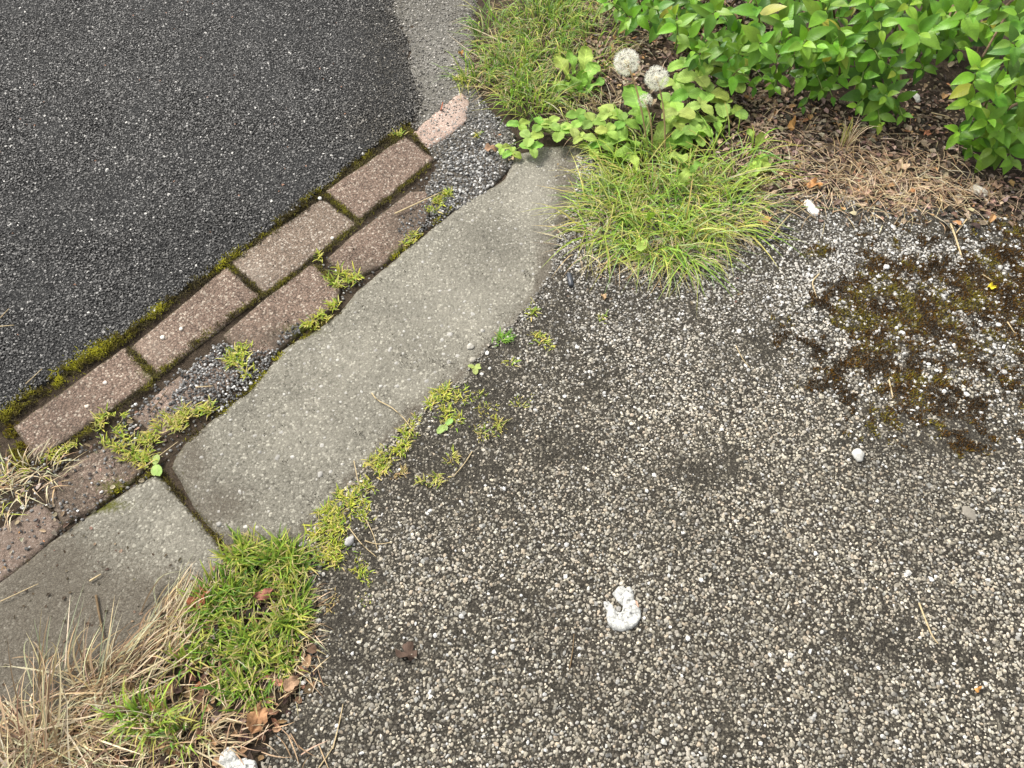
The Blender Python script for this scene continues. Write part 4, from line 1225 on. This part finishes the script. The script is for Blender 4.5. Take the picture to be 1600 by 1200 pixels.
# ---- dandelion with clocks
root = PV(1026, 250, 0)
dand = thing('dandelion', tuple(root), 'dandelion with two full round seed clocks and one half blown head', 'dandelion')
def seed_head(centre, r, frac, label):
    centre = Vector(centre)
    core = stones_mesh('seed_head', np.array([[centre.x, centre.y, centre.z]]), np.array([r * 0.24]), np.array([[.4, .3, .16]]), MT['seeds'], .05, .9, True, .05)
    hd = link_mesh('seed_head', core, dand, tuple(centre)); hd['label'] = label
    n = int(135 * frac)
    i = np.arange(n) + 0.5
    phi = np.arccos(1 - 2 * i / n * (1 if frac == 1 else 0.95)); th = np.pi * (1 + 5 ** .5) * i
    D = np.stack([np.cos(th) * np.sin(phi), np.sin(th) * np.sin(phi), np.cos(phi)], -1) + rng.normal(0, .08, (n, 3))
    D = D[rng.random(n) > .09]
    if frac < 1: D = D[(D[:, 2] > -0.5)]
    D /= np.linalg.norm(D, axis=1)[:, None]; n = len(D)
    cen = np.array(centre)
    V = []; Fc = []
    def ribbon(a, b, w0, w1):
        d = b - a; s = np.cross(d, rng.normal(size=3)); s /= np.linalg.norm(s) + 1e-9
        k = len(V)
        V.extend([a - s * w0, a + s * w0, b + s * w1, b - s * w1]); Fc.append((k, k + 1, k + 2, k + 3))
    for d in D:
        rr = r * rng.uniform(.62, .76)
        tip = cen + d * rr
        ribbon(cen + d * r * .16, cen + d * r * .34, .0005, .0004)
        ribbon(cen + d * r * .3, tip, .00012, .00010)
        o1 = np.cross(d, [0.3, 0.2, 0.9]); o1 /= np.linalg.norm(o1); o2 = np.cross(d, o1)
        for q in range(12):
            an = 2 * math.pi * q / 12 + rng.uniform(-.2, .2)
            e = tip + (d * 0.75 + (o1 * math.cos(an) + o2 * math.sin(an)) * 0.85) * r * rng.uniform(.26, .34)
            ribbon(tip, e, .00024, .00012)
    me = np_mesh('pappus', np.array(V), np.array(Fc), MT['pappus'])
    tag(link_mesh('pappus', me, hd), kind='stuff')
for (u_, v_, z_, r, fr, gu, gv, lab) in ((979, 97, .13, .0255, 1, 1012, 243, 'full white clock, the larger and higher'), (1026, 122, .115, .0235, 1, 1038, 248, 'full white clock, the lower right one'),
                                     (1008, 158, .085, .015, .45, 1018, 245, 'half blown small head under the two clocks')):
    hp = PV(u_, v_, z_); gp = PV(gu, gv, 0)
    me = tube_mesh('stalk', bez(gp, Vector((lerp(gp.x, hp.x, .55) + .008, lerp(gp.y, hp.y, .35), z_ * .75)), hp, 8), .0016, MT['palestem'], 7)
    link_mesh('stalk', me, dand, tuple(gp))
    seed_head(hp, r, fr, lab)
LG = [(0.25, 0.40, 0.07), (0.18, 0.33, 0.05), (0.33, 0.47, 0.10)]
def rosette(parent, px, leaves, meshes, name='leaf'):
    for (u1, v1, z1, sz) in leaves:
        a = PV(px[0], px[1], 0.006); b = PV(u1, v1, z1)
        d = b - a
        if d.length > sz: a = b - d.normalized() * sz
        put_leaf(random.choice(meshes), name, a, d + Vector((0, 0, .012)), (random.uniform(-.2, .2), random.uniform(-.2, .1), 1), max(sz, 0.02), [c * random.uniform(.85, 1.15) for c in random.choice(LG)], parent, random.uniform(.9, 1.2))
rosette(dand, (1020, 240), [(985, 130, .04, .10), (1000, 165, .03, .07), (1060, 170, .03, .07), (1080, 215, .03, .06), (940, 200, .03, .08), (960, 240, .02, .06), (1075, 250, .03, .05), (1110, 190, .03, .08), (1000, 215, .05, .05), (1040, 190, .04, .06)], SPOON)
t = thing('broadleaf_weed', tuple(P(900, 150, 0)), 'weed with long lobed leaves rising out of the verge grass, left of the clocks', 'weed')
rosette(t, (905, 150), [(868, 84, .04, .065), (890, 78, .045, .055), (918, 72, .05, .07), (930, 96, .05, .055), (945, 125, .03, .05), (880, 130, .03, .04), (912, 110, .04, .05), (895, 118, .04, .045), (860, 130, .02, .05)], SPOON)
t = thing('broadleaf_weed', tuple(P(1185, 262, 0)), 'soft pale leaved weed at the right rim of the big tuft', 'weed')
rosette(t, (1180, 235), [(1190, 212, .03, .035), (1180, 270, .02, .045), (1197, 262, .02, .05), (1170, 200, .02, .03), (1200, 330, .008, .02)], SPOON)
t = thing('broadleaf_weed', tuple(P(1000, 372, 0)), 'few rounded leaves half hidden inside the big grass tuft', 'weed')
rosette(t, (1010, 350), [(1003, 388, .04, .035), (1080, 262, .05, .04), (1095, 250, .05, .035), (1020, 330, .045, .03), (990, 240, .05, .035)], SPOON)

# trefoil weeds
def trefoil(label, root_px, leaves, group='three lobed creeping weeds', lsz=.026):
    r = PV(root_px[0], root_px[1], 0)
    t = thing('trefoil_weed', tuple(r), label, 'weed', group)
    for (u_, v_, z_, k) in leaves:
        c = PV(u_, v_, z_)
        me = tube_mesh('stem', bez(r if (c - r).length < .12 else c + (r - c).normalized() * .08, (r + c) / 2 if (c - r).length < .12 else c + (r - c).normalized() * .04 + Vector((0, 0, .004)), c, 4), .0009, MT['greenstem'], 5)
        st = link_mesh('stem', me, t, tuple(c))
        a0 = random.uniform(0, 6.28)
        col = random.choice(LG)
        for q in range(3):
            a = a0 + q * 2.09 + random.uniform(-.15, .15)
            s = lsz * k * random.uniform(.85, 1.1)
            put_leaf(ROUND[random.randrange(2)], 'leaflet', c, (math.cos(a), math.sin(a), random.uniform(-.05, .2)), (random.uniform(-.15, .15), random.uniform(-.3, 0), 1), s, [x * random.uniform(.88, 1.12) for x in col], st)
    return t
trefoil('creeping three lobed weed running left over the gravel edge above the kerb end', (850, 205), [(785, 232, .006, .75), (800, 238, .01, .8), (812, 196, .02, 1), (828, 215, .025, 1.1), (832, 232, .02, 1.0), (845, 195, .03, 1), (862, 192, .03, 1), (875, 205, .03, 1.1), (895, 200, .03, 1), (910, 215, .025, 1), (925, 190, .03, 1.1), (905, 180, .03, 1.), (948, 180, .03, 1.1), (925, 232, .015, 1.)])
trefoil('trefoil leaves right of the dandelion clocks under the shrub', (1110, 150), [(1070, 100, .05, 1.1), (1090, 120, .05, 1.3), (1075, 145, .04, 1.2), (1110, 145, .04, 1.3), (1135, 118, .05, 1.3), (1060, 175, .04, 1.1), (1125, 160, .03, 1.2), (1095, 165, .04, 1.2), (1150, 175, .02, .9), (1080, 190, .03, 1.1), (1150, 130, .05, 1.2), (1055, 130, .04, 1.1), (1110, 100, .06, 1.2), (1045, 160, .03, 1.0)], lsz=.03)
trefoil('trefoil leaves low behind the big grass tuft', (985, 215), [(955, 175, .03, 1.1), (950, 205, .03, 1.1), (975, 190, .03, 1.2), (1000, 180, .03, 1.1), (940, 225, .02, 1.), (1065, 205, .03, 1.1), (1090, 215, .02, 1.), (1120, 190, .02, 1.)])

# seedlings
def seedling(px, leaves, label, col, sz=.018):
    t = thing('seedling', tuple(P(px[0], px[1], 0)), label, 'seedling')
    for (du, dv, s) in leaves:
        a = PV(px[0], px[1], .004); b = PV(px[0] + du, px[1] + dv, .006)
        put_leaf(leaf_round, 'leaf', a, b - a, (0, 0, 1), max((b - a).length * .7, .007) * s, [c * random.uniform(.9, 1.1) for c in col], t)
leaf_round = leaf_mesh('leaf', 'round', MT['weedleaf'], 8, 2, .08, .1, .30)
seedling((742, 573), [(-16, -3, 1), (-6, 2, 1), (14, 3, 1), (12, -6, 1.), (2, 17, 1)], 'pale four lobed seedling by the kerb', (0.36, 0.44, 0.13))
seedling((696, 664), [(-14, 14, 1.3), (14, -12, 1.2), (2, 12, 1)], 'pale green seedling with round leaves in the sprouts beside the kerb', (0.28, 0.44, 0.12))
seedling((243, 726), [(-3, 22, 1.1), (8, 22, 1.1), (3, -22, 1.1), (-6, -10, 1)], 'yellowish two leaved seedling over the kerb joint', (0.36, 0.46, 0.14))
seedling((280, 1030), [(6, 14, 1.2), (-8, 5, 1)], 'small green leaf in the brown litter beside the turf', (0.26, 0.42, 0.06))
seedling((978, 205), [(-14, 10, 1), (12, 8, 1), (2, -12, 1)], 'tiny bright yellow green seedling behind the tuft', (0.45, 0.55, 0.06))

# ------------------------------------------------------------------ litter
def litter_mesh(name, pts, size, cols, wts, mat, z=(0.0005, 0.004), asp=(0.3, 0.8), tilt=0.6):
    n = len(pts)
    s = rng.uniform(*size, n); a = rng.uniform(0, 2 * math.pi, n); w = s * rng.uniform(*asp, n)
    loc = np.array([(-.5, -.15), (-.2, -.5), (.3, -.42), (.5, .1), (.15, .5), (-.3, .4)])
    L = np.repeat(loc[None], n, 0) * (1 + rng.uniform(-.25, .25, (n, 6, 2)))
    X = L[:, :, 0] * s[:, None]; Y = L[:, :, 1] * w[:, None]
    Z = np.abs(Y) * rng.uniform(-.3, 1.4, (n, 1)) + (X * rng.uniform(-tilt, tilt, (n, 1)))
    x = X * np.cos(a)[:, None] - Y * np.sin(a)[:, None]; y = X * np.sin(a)[:, None] + Y * np.cos(a)[:, None]
    V = np.stack([x + pts[:, :1], y + pts[:, 1:2], Z + rng.uniform(*z, (n, 1)) + np.abs(X.max(1) * .2)[:, None]], -1)
    cen = V.mean(1, keepdims=True); cen[:, :, 2] -= (s * 0.12)[:, None]
    V = np.concatenate([V, cen], 1)
    Fc = np.array([(k, (k + 1) % 6, 6) for k in range(6)])
    Fc = (Fc[None] + (np.arange(n) * 7)[:, None, None]).reshape(-1, 3)
    col = jitter_cols(cols, wts, n, .3)
    return np_mesh(name, V.reshape(-1, 3), Fc, mat, np.repeat(col[:, None], 7, 1).reshape(-1, 3))

LITC = [(0.15, 0.105, 0.075), (0.26, 0.19, 0.13), (0.42, 0.32, 0.23), (0.06, 0.045, 0.035), (0.42, 0.24, 0.11), (0.32, 0.25, 0.20)]
def litter(polypx, sp, keepf, size, label, z=(0.0005, 0.004), name='leaf_litter', cols=LITC, wts=(3, 3, 2, 3, .6, 1), blob=None):
    poly = pxpoly(polypx)
    pts = scatter(poly, sp, NEAR)
    pr = np.full(len(pts), keepf)
    if blob is not None:
        uu, vv = UV(pts); pr = pr * np.clip(blobs(uu, vv, blob) * 1.3, 0, 1)
    pts = pts[rng.random(len(pts)) < pr]
    me = litter_mesh(name, pts, size, cols, list(wts), MT['litter'], z)
    o = link_mesh(name, me, None)
    tag(o, label, kind='stuff'); return o
LB = [(1350, 325, 150, 16, .35), (1550, 335, 80, 14, .5), (1300, 230, 130, 55, 1), (1400, 290, 110, 35, 1), (1530, 300, 110, 25, .9), (1200, 180, 70, 40, 1), (1450, 180, 60, 50, .5), (1100, 60, 90, 60, 1), (960, 100, 50, 50, .9), (1250, 280, 70, 25, .7)]
litter([(900, -60), (1720, -60), (1720, 370), (1180, 350), (1130, 260), (950, 190), (890, 60)], 0.0075, 0.95, (0.006, 0.017), 'brown dead leaves and bark crumbs under the shrub', blob=LB)
litter([(900, -60), (1720, -60), (1720, 370), (1180, 350), (1130, 260), (950, 190), (890, 60)], 0.006, 0.7, (0.003, 0.007), 'fine brown leaf crumbs under the shrub', name='leaf_crumbs', blob=LB)
litter([(140, 1290), (180, 1080), (300, 900), (350, 880), (490, 860), (500, 1060), (420, 1160), (400, 1290)], 0.008, 0.55, (0.005, 0.016), 'dark brown leaf litter between the turf and the straw', cols=[(0.10, 0.06, 0.04), (0.2, 0.12, 0.07), (0.33, 0.2, 0.11), (0.05, 0.035, 0.028), (0.35, 0.15, 0.08), (0.25, 0.2, 0.18)])
litter([(0, 700), (100, 720), (200, 640), (300, 640), (250, 735), (90, 840), (0, 900)], 0.011, 0.45, (0.003, 0.010), 'crumbs of dry grass and soil over the lower bricks', name='soil_crumbs', z=(-.006, 0.002))
litter([(0, 900), (90, 845), (200, 800), (330, 900), (200, 1050), (0, 1150)], 0.012, 0.25, (0.002, 0.006), 'soil crumbs on the lower kerb slab', name='soil_crumbs', z=(0.000, 0.001), cols=[(0.08, 0.06, 0.04), (0.2, .15, .1)], wts=(3, 1))
litter([(700, 150), (800, 200), (1200, 420), (1150, 480), (880, 470), (860, 300)], 0.02, 0.3, (0.003, 0.008), 'dry bits round the foot of the big tuft', name='soil_crumbs')

# dry needles and straw lying under the shrub
def needles(regs, label, name='dry_needles'):
    B, C, T = [], [], []
    for (cu, cv, ru, rv, k, L) in regs:
        b = P(cu + rng.normal(0, ru, k), cv + rng.normal(0, rv, k), 0.0)
        a = rng.uniform(0, 2 * math.pi, k); l = rng.uniform(.4, 1.2, k) * L
        t_ = b + np.stack([np.cos(a) * l, np.sin(a) * l, np.zeros(k)], -1)
        b[:, 2] += rng.uniform(.002, .010, k); t_[:, 2] += rng.uniform(.002, .014, k)
        c_ = (b + t_) / 2 + rng.normal(0, .1, (k, 3)) * l[:, None] * np.array([1, 1, 0]); c_[:, 2] += rng.uniform(.002, .012, k)
        B.append(b); C.append(c_); T.append(t_)
    B, C, T = map(np.concatenate, (B, C, T)); n = len(B)
    c0 = jitter_cols([(0.50, 0.37, 0.22), (0.62, 0.49, 0.32), (0.32, 0.21, 0.12), (0.68, 0.58, 0.42)], [4, 3, 3, 1], n, .2)
    me = blades_mesh(name, B, C, T, rng.uniform(.0009, .0017, n), c0, c0, MT['straw'], 4)
    return tag(link_mesh(name, me, None), label, kind='stuff')
needles([(1380, 285, 75, 25, 330, .06), (1300, 240, 70, 35, 160, .05), (1440, 300, 60, 15, 140, .06), (1240, 250, 50, 40, 110, .05), (1540, 300, 50, 14, 60, .045), (1180, 150, 50, 30, 60, .04), (1400, 330, 60, 12, 50, .04), (1080, 50, 60, 40, 60, .05)],
        'tangle of tan needles and dry stalks below the shrub')
needles([(300, 1080, 80, 60, 160, .035), (380, 1140, 40, 30, 60, .035)], 'dry stalks mixed in the litter beside the turf')
grass_thing('dry_grass_clump', (1320, 215), 'thin upright tan grass tuft standing in the needles below the shrub', 'dry grass', None,
            dict(regions=[(1318, 230, 8, 10, 34)], greens=STRAWS[:2] + [(0.40, .42, .10)], wts=[2, 2, 2], tipcol=STRAWS[:2], H=(0.03, 0.07), Lh=(0.01, 0.05), W=(0.0012, 0.002), droop=0.2))

# ------------------------------------------------------------------ single small things
def dry_leaf(px, ang, size, col, label, mesh=0, z=0.003):
    a = PV(px[0], px[1], z)
    o = put_leaf(DRY[mesh], 'dead_leaf', a - Vector((math.cos(ang), math.sin(ang), 0)) * size * .5, (math.cos(ang), math.sin(ang), .1), (random.uniform(-.3, .3), random.uniform(-.3, .3), 1), size, col, None)
    return tag(o, label, 'dead leaf')
dry_leaf((1237, 196), 1.2, .03, (0.5, 0.27, 0.09), 'orange brown curled leaf just under the shrub', 1, .008)
dry_leaf((1270, 288), 2.8, .032, (0.58, 0.30, 0.12), 'orange dead leaf at the tip of the long grass blades', 0, .010)
dry_leaf((1195, 345), 0.1, .028, (0.55, 0.32, 0.13), 'tan orange leaf at the right foot of the big tuft', 1, .008)
dry_leaf((1410, 258), .9, .032, (0.50, 0.36, 0.24), 'pinkish tan dead leaf on the needles', 2, .012)
dry_leaf((1560, 290), .3, .026, (0.50, 0.33, 0.22), 'tan leaf under the right shoot cluster', 0, .008)
dry_leaf((1552, 448), .1, .019, (0.75, 0.60, 0.04), 'bright yellow leaf scrap on the brown moss', 0, .006)
dry_leaf((405, 1118), 1.3, .042, (0.45, 0.25, 0.13), 'curled brown leaf below the turf patch', 0, .008)
dry_leaf((312, 935), 1.5, .035, (0.28, 0.10, 0.05), 'reddish brown leaf between the straw sheaf and the turf', 2, .010)
dry_leaf((415, 928), .3, .030, (0.30, 0.13, 0.09), 'red brown leaf lying in the turf', 1, .014)
dry_leaf((800, 247), .5, .016, (0.6, 0.45, 0.28), 'small tan leaf at the tip of the kerb', 1, .006)
dry_leaf((1450, 208), .5, .018, (0.36, 0.16, 0.09), 'small rust leaf in the dark gap below the shrub', 2, .008)
dry_leaf((720, 82), 2.0, .018, (0.55, 0.30, 0.10), 'little orange leaf at the left rim of the verge', 0, .008)
dry_leaf((766, 232), 0.2, .024, (0.40, 0.25, 0.16), 'brown leaf scrap beside the creeping weed', 2, .006)
dry_leaf((943, 462), 1.8, .016, (0.5, 0.35, 0.2), 'tan scrap at the lower rim of the big tuft', 0, .006)
dry_leaf((1528, 885 + 192), .8, .010, (0.5, 0.25, 0.08), 'tiny orange fleck on the path at the lower right', 1, .006)
dry_leaf((455, 1068), 0.8, .022, (0.42, 0.27, 0.17), 'pale brown leaf at the lower right rim of the turf', 2, .012)

dry_leaf((634, 1018), 2.6, .032, (0.09, 0.06, 0.045), 'dark brown rotten leaf flat on the path', 2, .003)
def stalk(pts_px, r, label, mat=MT['strawstem'], name='straw_stalk', z=.004, cat='straw'):
    P3 = [PV(u_, v_, z + (zz[0] if zz else 0)) for (u_, v_, *zz) in pts_px]
    # smooth through the points
    pts = []
    for i in range(len(P3) - 1):
        p0 = P3[max(0, i - 1)]; p1 = P3[i]; p2 = P3[i + 1]; p3 = P3[min(len(P3) - 1, i + 2)]
        for k in range(5):
            t_ = k / 5
            pts.append(0.5 * ((2 * p1) + (p2 - p0) * t_ + (2 * p0 - 5 * p1 + 4 * p2 - p3) * t_ ** 2 + (3 * p1 - p0 - 3 * p2 + p3) * t_ ** 3))
    pts.append(P3[-1])
    me = tube_mesh(name, pts, [r * (1 - .5 * i / len(pts)) for i in range(len(pts))], mat, 6)
    o = link_mesh(name, me, None, tuple(pts[len(pts) // 2]))
    return tag(o, label, cat)
stalk([(617, 334), (688, 301)], .0017, 'pale straight straw stalk lying from the upper brick to the grit', z=.006)
stalk([(581, 614), (590, 625), (612, 637), (632, 655), (648, 677)], .0011, 'curved thin straw on the kerb edge')
stalk([(553, 720), (557, 740), (560, 757)], .0008, 'short straw hanging over the kerb edge')
stalk([(738, 705), (725, 725), (708, 745)], .0008, 'reddish straw beside the orange tipped sprouts')
stalk([(546, 825), (565, 850), (588, 870)], .0009, 'thin brown straw lying right of the yellow cushion')
stalk([(570, 845), (590, 850), (613, 847)], .0008, 'reddish straw crossing the thin brown one')
stalk([(572, 812), (583, 835), (590, 860)], .0007, 'hair thin straw right of the sprout column')
stalk([(1436, 942), (1446, 968), (1456, 992), (1466, 1006)], .0013, 'tan straw stuck in the path at the lower right')
stalk([(1485, 350), (1492, 368), (1503, 402)], .0022, 'forked dry twig on the path below the shrub', MT['strawstem'], 'twig', cat='twig')
stalk([(1516, 336), (1508, 346), (1494, 364)], .0018, 'short arm of the forked twig', MT['strawstem'], 'twig', cat='twig')
stalk([(1280, 428), (1270, 440), (1272, 452), (1277, 466)], .0013, 'small bent straw at the left rim of the brown moss')
stalk([(1389, 593), (1393, 612), (1395, 622)], .0015, 'short straw piece in the middle of the brown moss')
stalk([(1535, 429), (1550, 438)], .0014, 'short tan straw just above the yellow leaf scrap')
stalk([(1574, 503), (1586, 521)], .0012, 'thin tan straw at the right edge of the moss')
stalk([(1202, 374), (1240, 330), (1290, 297)], .0013, 'long tan stalk crossing right of the big tuft', z=.008)
stalk([(1120, 345), (1210, 318), (1268, 296), (1300, 285)], .0012, 'long pale stalk leaning out of the big tuft', z=.012)
stalk([(0, 940), (60, 912)], .0008, 'thin straw on the soil stained slab at the left edge')
stalk([(140, 908), (158, 897)], .0015, 'short fat straw piece on the lower slab')
stalk([(150, 930), (155, 960), (160, 985), (162, 1000)], .0016, 'bent brown stalk on the lower slab beside the green shoots', MT['twig'], 'twig', cat='twig')
stalk([(225, 730), (262, 702), (278, 690)], .0008, 'thin brown straw above the kerb joint')
stalk([(235, 645), (262, 608)], .0010, 'reddish needle lying on the buried brick', MT['twig'])
stalk([(520, 1170), (530, 1130), (536, 1100)], .0009, 'long thin straw on the path at the bottom')
stalk([(498, 1200), (512, 1180), (522, 1165)], .0008, 'straw end at the bottom rim of the photo')
stalk([(340, 1125), (380, 1130), (412, 1142)], .0015, 'tan stalk lying across the litter below the turf')
stalk([(410, 1130), (432, 1110), (440, 1112)], .0010, 'thin stalk joining the curled brown leaf')
stalk([(40, 600), (66, 576)], .0008, 'hair thin straw on the road near the moss')
stalk([(0, 510), (22, 508)], .0009, 'pale straw at the left edge of the road')
stalk([(0, 497), (14, 482)], .0009, 'greenish straw bit at the left edge of the road')
stalk([(306, 605), (333, 603)], .0010, 'short pale straw on the dark grit')
stalk([(890, 1045), (895, 1015), (897, 990)], .0009, 'reddish needle on the path below the white scrap', MT['twig'])
stalk([(1150, 540), (1160, 560), (1172, 575)], .0007, 'hair thin straw on the pale part of the path')
stalk([(1545, 110), (1600, 92)], .0013, 'bare twig poking out of the right shoot cluster', MT['twig'], 'twig', z=.10, cat='twig')
stalk([(1545, 132), (1600, 134)], .0012, 'second bare twig below it in the dark gap', MT['twig'], 'twig', z=.08, cat='twig')
stalk([(1455, 176), (1480, 182), (1490, 188)], .0012, 'pale twig reaching into the right shoot cluster', MT['strawstem'], 'twig', z=.03, cat='twig')
for (a, b, c_) in (((722, 195), (730, 165), 'red needle on the pink brick'),):
    stalk([(689, 172), (692, 160)], .0014, 'short red needle lying on the pink brick', M_plain('red_needle', (0.4, 0.12, 0.06)))

# the white scraps
def crust_mat():
    m, nt, bs, out = mat_new('white_crust')
    p = pos(nt)
    n1 = noise(nt, p, 170, 5, .7)
    n2 = noise(nt, p, 420, 3, .6)
    v = voro(nt, p, 90)
    cr = N(nt, 'ShaderNodeTexVoronoi'); cr.feature = 'DISTANCE_TO_EDGE'; cr.inputs['Scale'].default_value = 110; nt.links.new(p, cr.inputs['Vector'])
    line = ramp(nt, cr.outputs['Distance'], [(0.012, g(0.30)), (0.07, g(1))])
    spots = ramp(nt, n1, [(0.35, (0.10, 0.10, 0.10)), (0.41, (0.34, 0.34, 0.32)), (0.50, (0.50, 0.50, 0.47)), (0.62, (0.56, 0.56, 0.53))])
    col = mix(nt, 1.0, spots, mix(nt, n2, line, (1.0, 1.0, 1.0)), 'MULTIPLY')
    nt.links.new(col, bs.inputs['Base Color']); bs.inputs['Roughness'].default_value = .8
    bump(nt, bs, n1, .8, .0015)
    return m
CR = crust_mat()
def white_scrap(outline, z, th, label, name='white_scrap', cat='litter', mat=CR, step=.0020, bulge=.002):
    poly = densify(pxpoly(outline, z), .0022, .0010, 121)
    c0_ = np.mean(poly, axis=0)
    def zf(V):
        d = dist_poly(V, poly)
        return bulge * np.sqrt(np.clip(d / .008, 0, 1)) + (fbm(V[:, 0] * 130, V[:, 1] * 130, 131, 4) - .5) * .0075
    me = sheet(name, poly, z, step, mat, th, 0, zf)
    return tag(link_mesh(name, me, None, (c0_[0], c0_[1], z)), label, cat)
w = white_scrap([(966, 917), (973, 914), (977, 919), (984, 916), (989, 922), (990, 936), (996, 944), (1001, 952), (1002, 964), (997, 974), (987, 982), (973, 986), (960, 983), (951, 974), (948, 962), (950, 955), (945, 948), (944, 943), (951, 939),
                 (957, 945), (961, 953), (968, 957), (972, 955), (974, 946), (965, 938), (957, 927)], .0055, .004, 'crusty white scrap shaped like a bitten disc, on the open path')
white_scrap([(345, 1178), (356, 1166), (366, 1170), (372, 1186), (384, 1183), (398, 1188), (402, 1205), (396, 1230), (370, 1240), (345, 1225), (350, 1205), (341, 1192)], .007, .007, 'speckled white scrap at the bottom edge below the turf')
red = leaf_mesh('stain', 'ovate', MT['dryleaf'], 4, 1, 0, 0, .3)
o = put_leaf(red, 'reddish_flake', PV(993, 938, .0125), (PV(999, 952, .0125) - PV(993, 938, .0125)), (0, 0, 1), .010, (0.5, 0.28, 0.2), w, .45)
WH = M_plain('chalk_white', (0.72, 0.71, 0.66), .8, .1, 200)
white_scrap([(1256, 316), (1262, 311), (1271, 318), (1281, 329), (1278, 336), (1270, 334), (1262, 326)], .006, .006, 'white stub lying right of the big tuft', 'chalk_stub', 'litter', WH, bulge=.003)
white_scrap([(1424, 143), (1430, 141), (1437, 149), (1438, 157), (1433, 158), (1430, 151)], .01, .004, 'small white chip in the dark gap under the shrub', 'white_chip', 'litter', WH, bulge=.002)
PG = M_plain('pale_stone', (0.5, 0.47, 0.4), .85, .2, 200)
white_scrap([(1516, 292), (1524, 287), (1540, 296), (1546, 303), (1538, 307), (1525, 302)], .006, .006, 'pale flat wood chip below the right shoot cluster', 'wood_chip', 'litter', PG, bulge=.003)

def pebble(px, r, col, label, z=.002, flat=.6, name='pebble'):
    c = P(px[0], px[1], z + r * .3)
    me = bpy.data.meshes.new(name); bm = bmesh.new()
    bmesh.ops.create_icosphere(bm, subdivisions=3, radius=r)
    sx, sy = random.uniform(.85, 1.2), random.uniform(.75, 1.0)
    for v_ in bm.verts:
        nn = 1 + (fbm(np.array([v_.co.x / r * 1.3 + px[0]]), np.array([v_.co.y / r * 1.3 + v_.co.z / r]), 141, 2)[0] - .5) * .5
        v_.co = Vector((v_.co.x * sx, v_.co.y * sy, v_.co.z * flat)) * nn
    for f in bm.faces: f.smooth = True
    bm.to_mesh(me); bm.free(); me.materials.append(M_plain('pebble_' + name, col, .75, .2, 250))
    o = bpy.data.objects.new(name, me); o.location = c; o.rotation_euler = (0, 0, random.uniform(0, 3)); COL.objects.link(o)
    return tag(o, label, 'pebble')
pebble((1341, 711), .009, (.5, .49, .45), 'large white pebble on the path below the moss', name='white_pebble')
pebble((546, 845), .0070, (.36, .35, .34), 'white stone beside the yellow cushion of sprouts', .005, .7)
pebble((474, 852), .0055, (.26, .25, .24), 'grey stone between the turf and the yellow cushion', .004, .7)
pebble((1515, 802), .009, (.22, .20, .165), 'flat grey stone low on the right of the path', -.001, .3)
pebble((735, 541), .0062, (.40, .38, .33), 'round pale pebble near the right side of the kerb', .0, .5)
pebble((738, 562), .0055, (.33, .31, .26), 'tan pebble stuck at the kerb rim', .0, .6)
pebble((254, 527), .0045, (.66, .62, .55), 'white pebble set in the second brick', -.001, .6)
pebble((283, 514), .0040, (.66, .62, .55), 'smaller white pebble higher in the second brick', -.001, .6)
pebble((164, 598), .0038, (.66, .6, .53), 'white pebble in the middle of the first brick', -.001, .6)
pebble((136, 635), .0038, (.66, .56, .46), 'pinkish pebble low on the first brick', -.001, .6)
pebble((519, 372), .0036, (.66, .63, .56), 'white pebble on the lower rim of the buff brick', -.001, .6)
pebble((500, 310), .0036, (.62, .6, .56), 'pale pebble at the top corner of the buff brick', -.001, .6)
pebble((1385, 372 + 45), .006, (.68, .67, .63), 'white pebble at the upper rim of the brown moss', .003, .6)

# dark plastic bits
def rod(a_px, b_px, r, label, name, z=.006, mat=MT['plastic']):
    a = PV(a_px[0], a_px[1], z); b = PV(b_px[0], b_px[1], z)
    me = tube_mesh(name, [a, a.lerp(b, .04), a.lerp(b, .5), a.lerp(b, .96), b], [r * .8, r, r, r, r * .8], mat, 12)
    return tag(link_mesh(name, me, None, tuple((a + b) / 2)), label, 'litter')
rod((889, 428), (893, 447), .0045, 'short dark plastic peg on the path left of the big tuft', 'plastic_peg')
rod((1180, 358), (1240, 358), .0016, 'thin black plastic strip beside the tan leaf', 'plastic_strip')
rod((1205, 376), (1222, 370), .0018, 'tiny black plastic piece below the strip', 'plastic_strip')
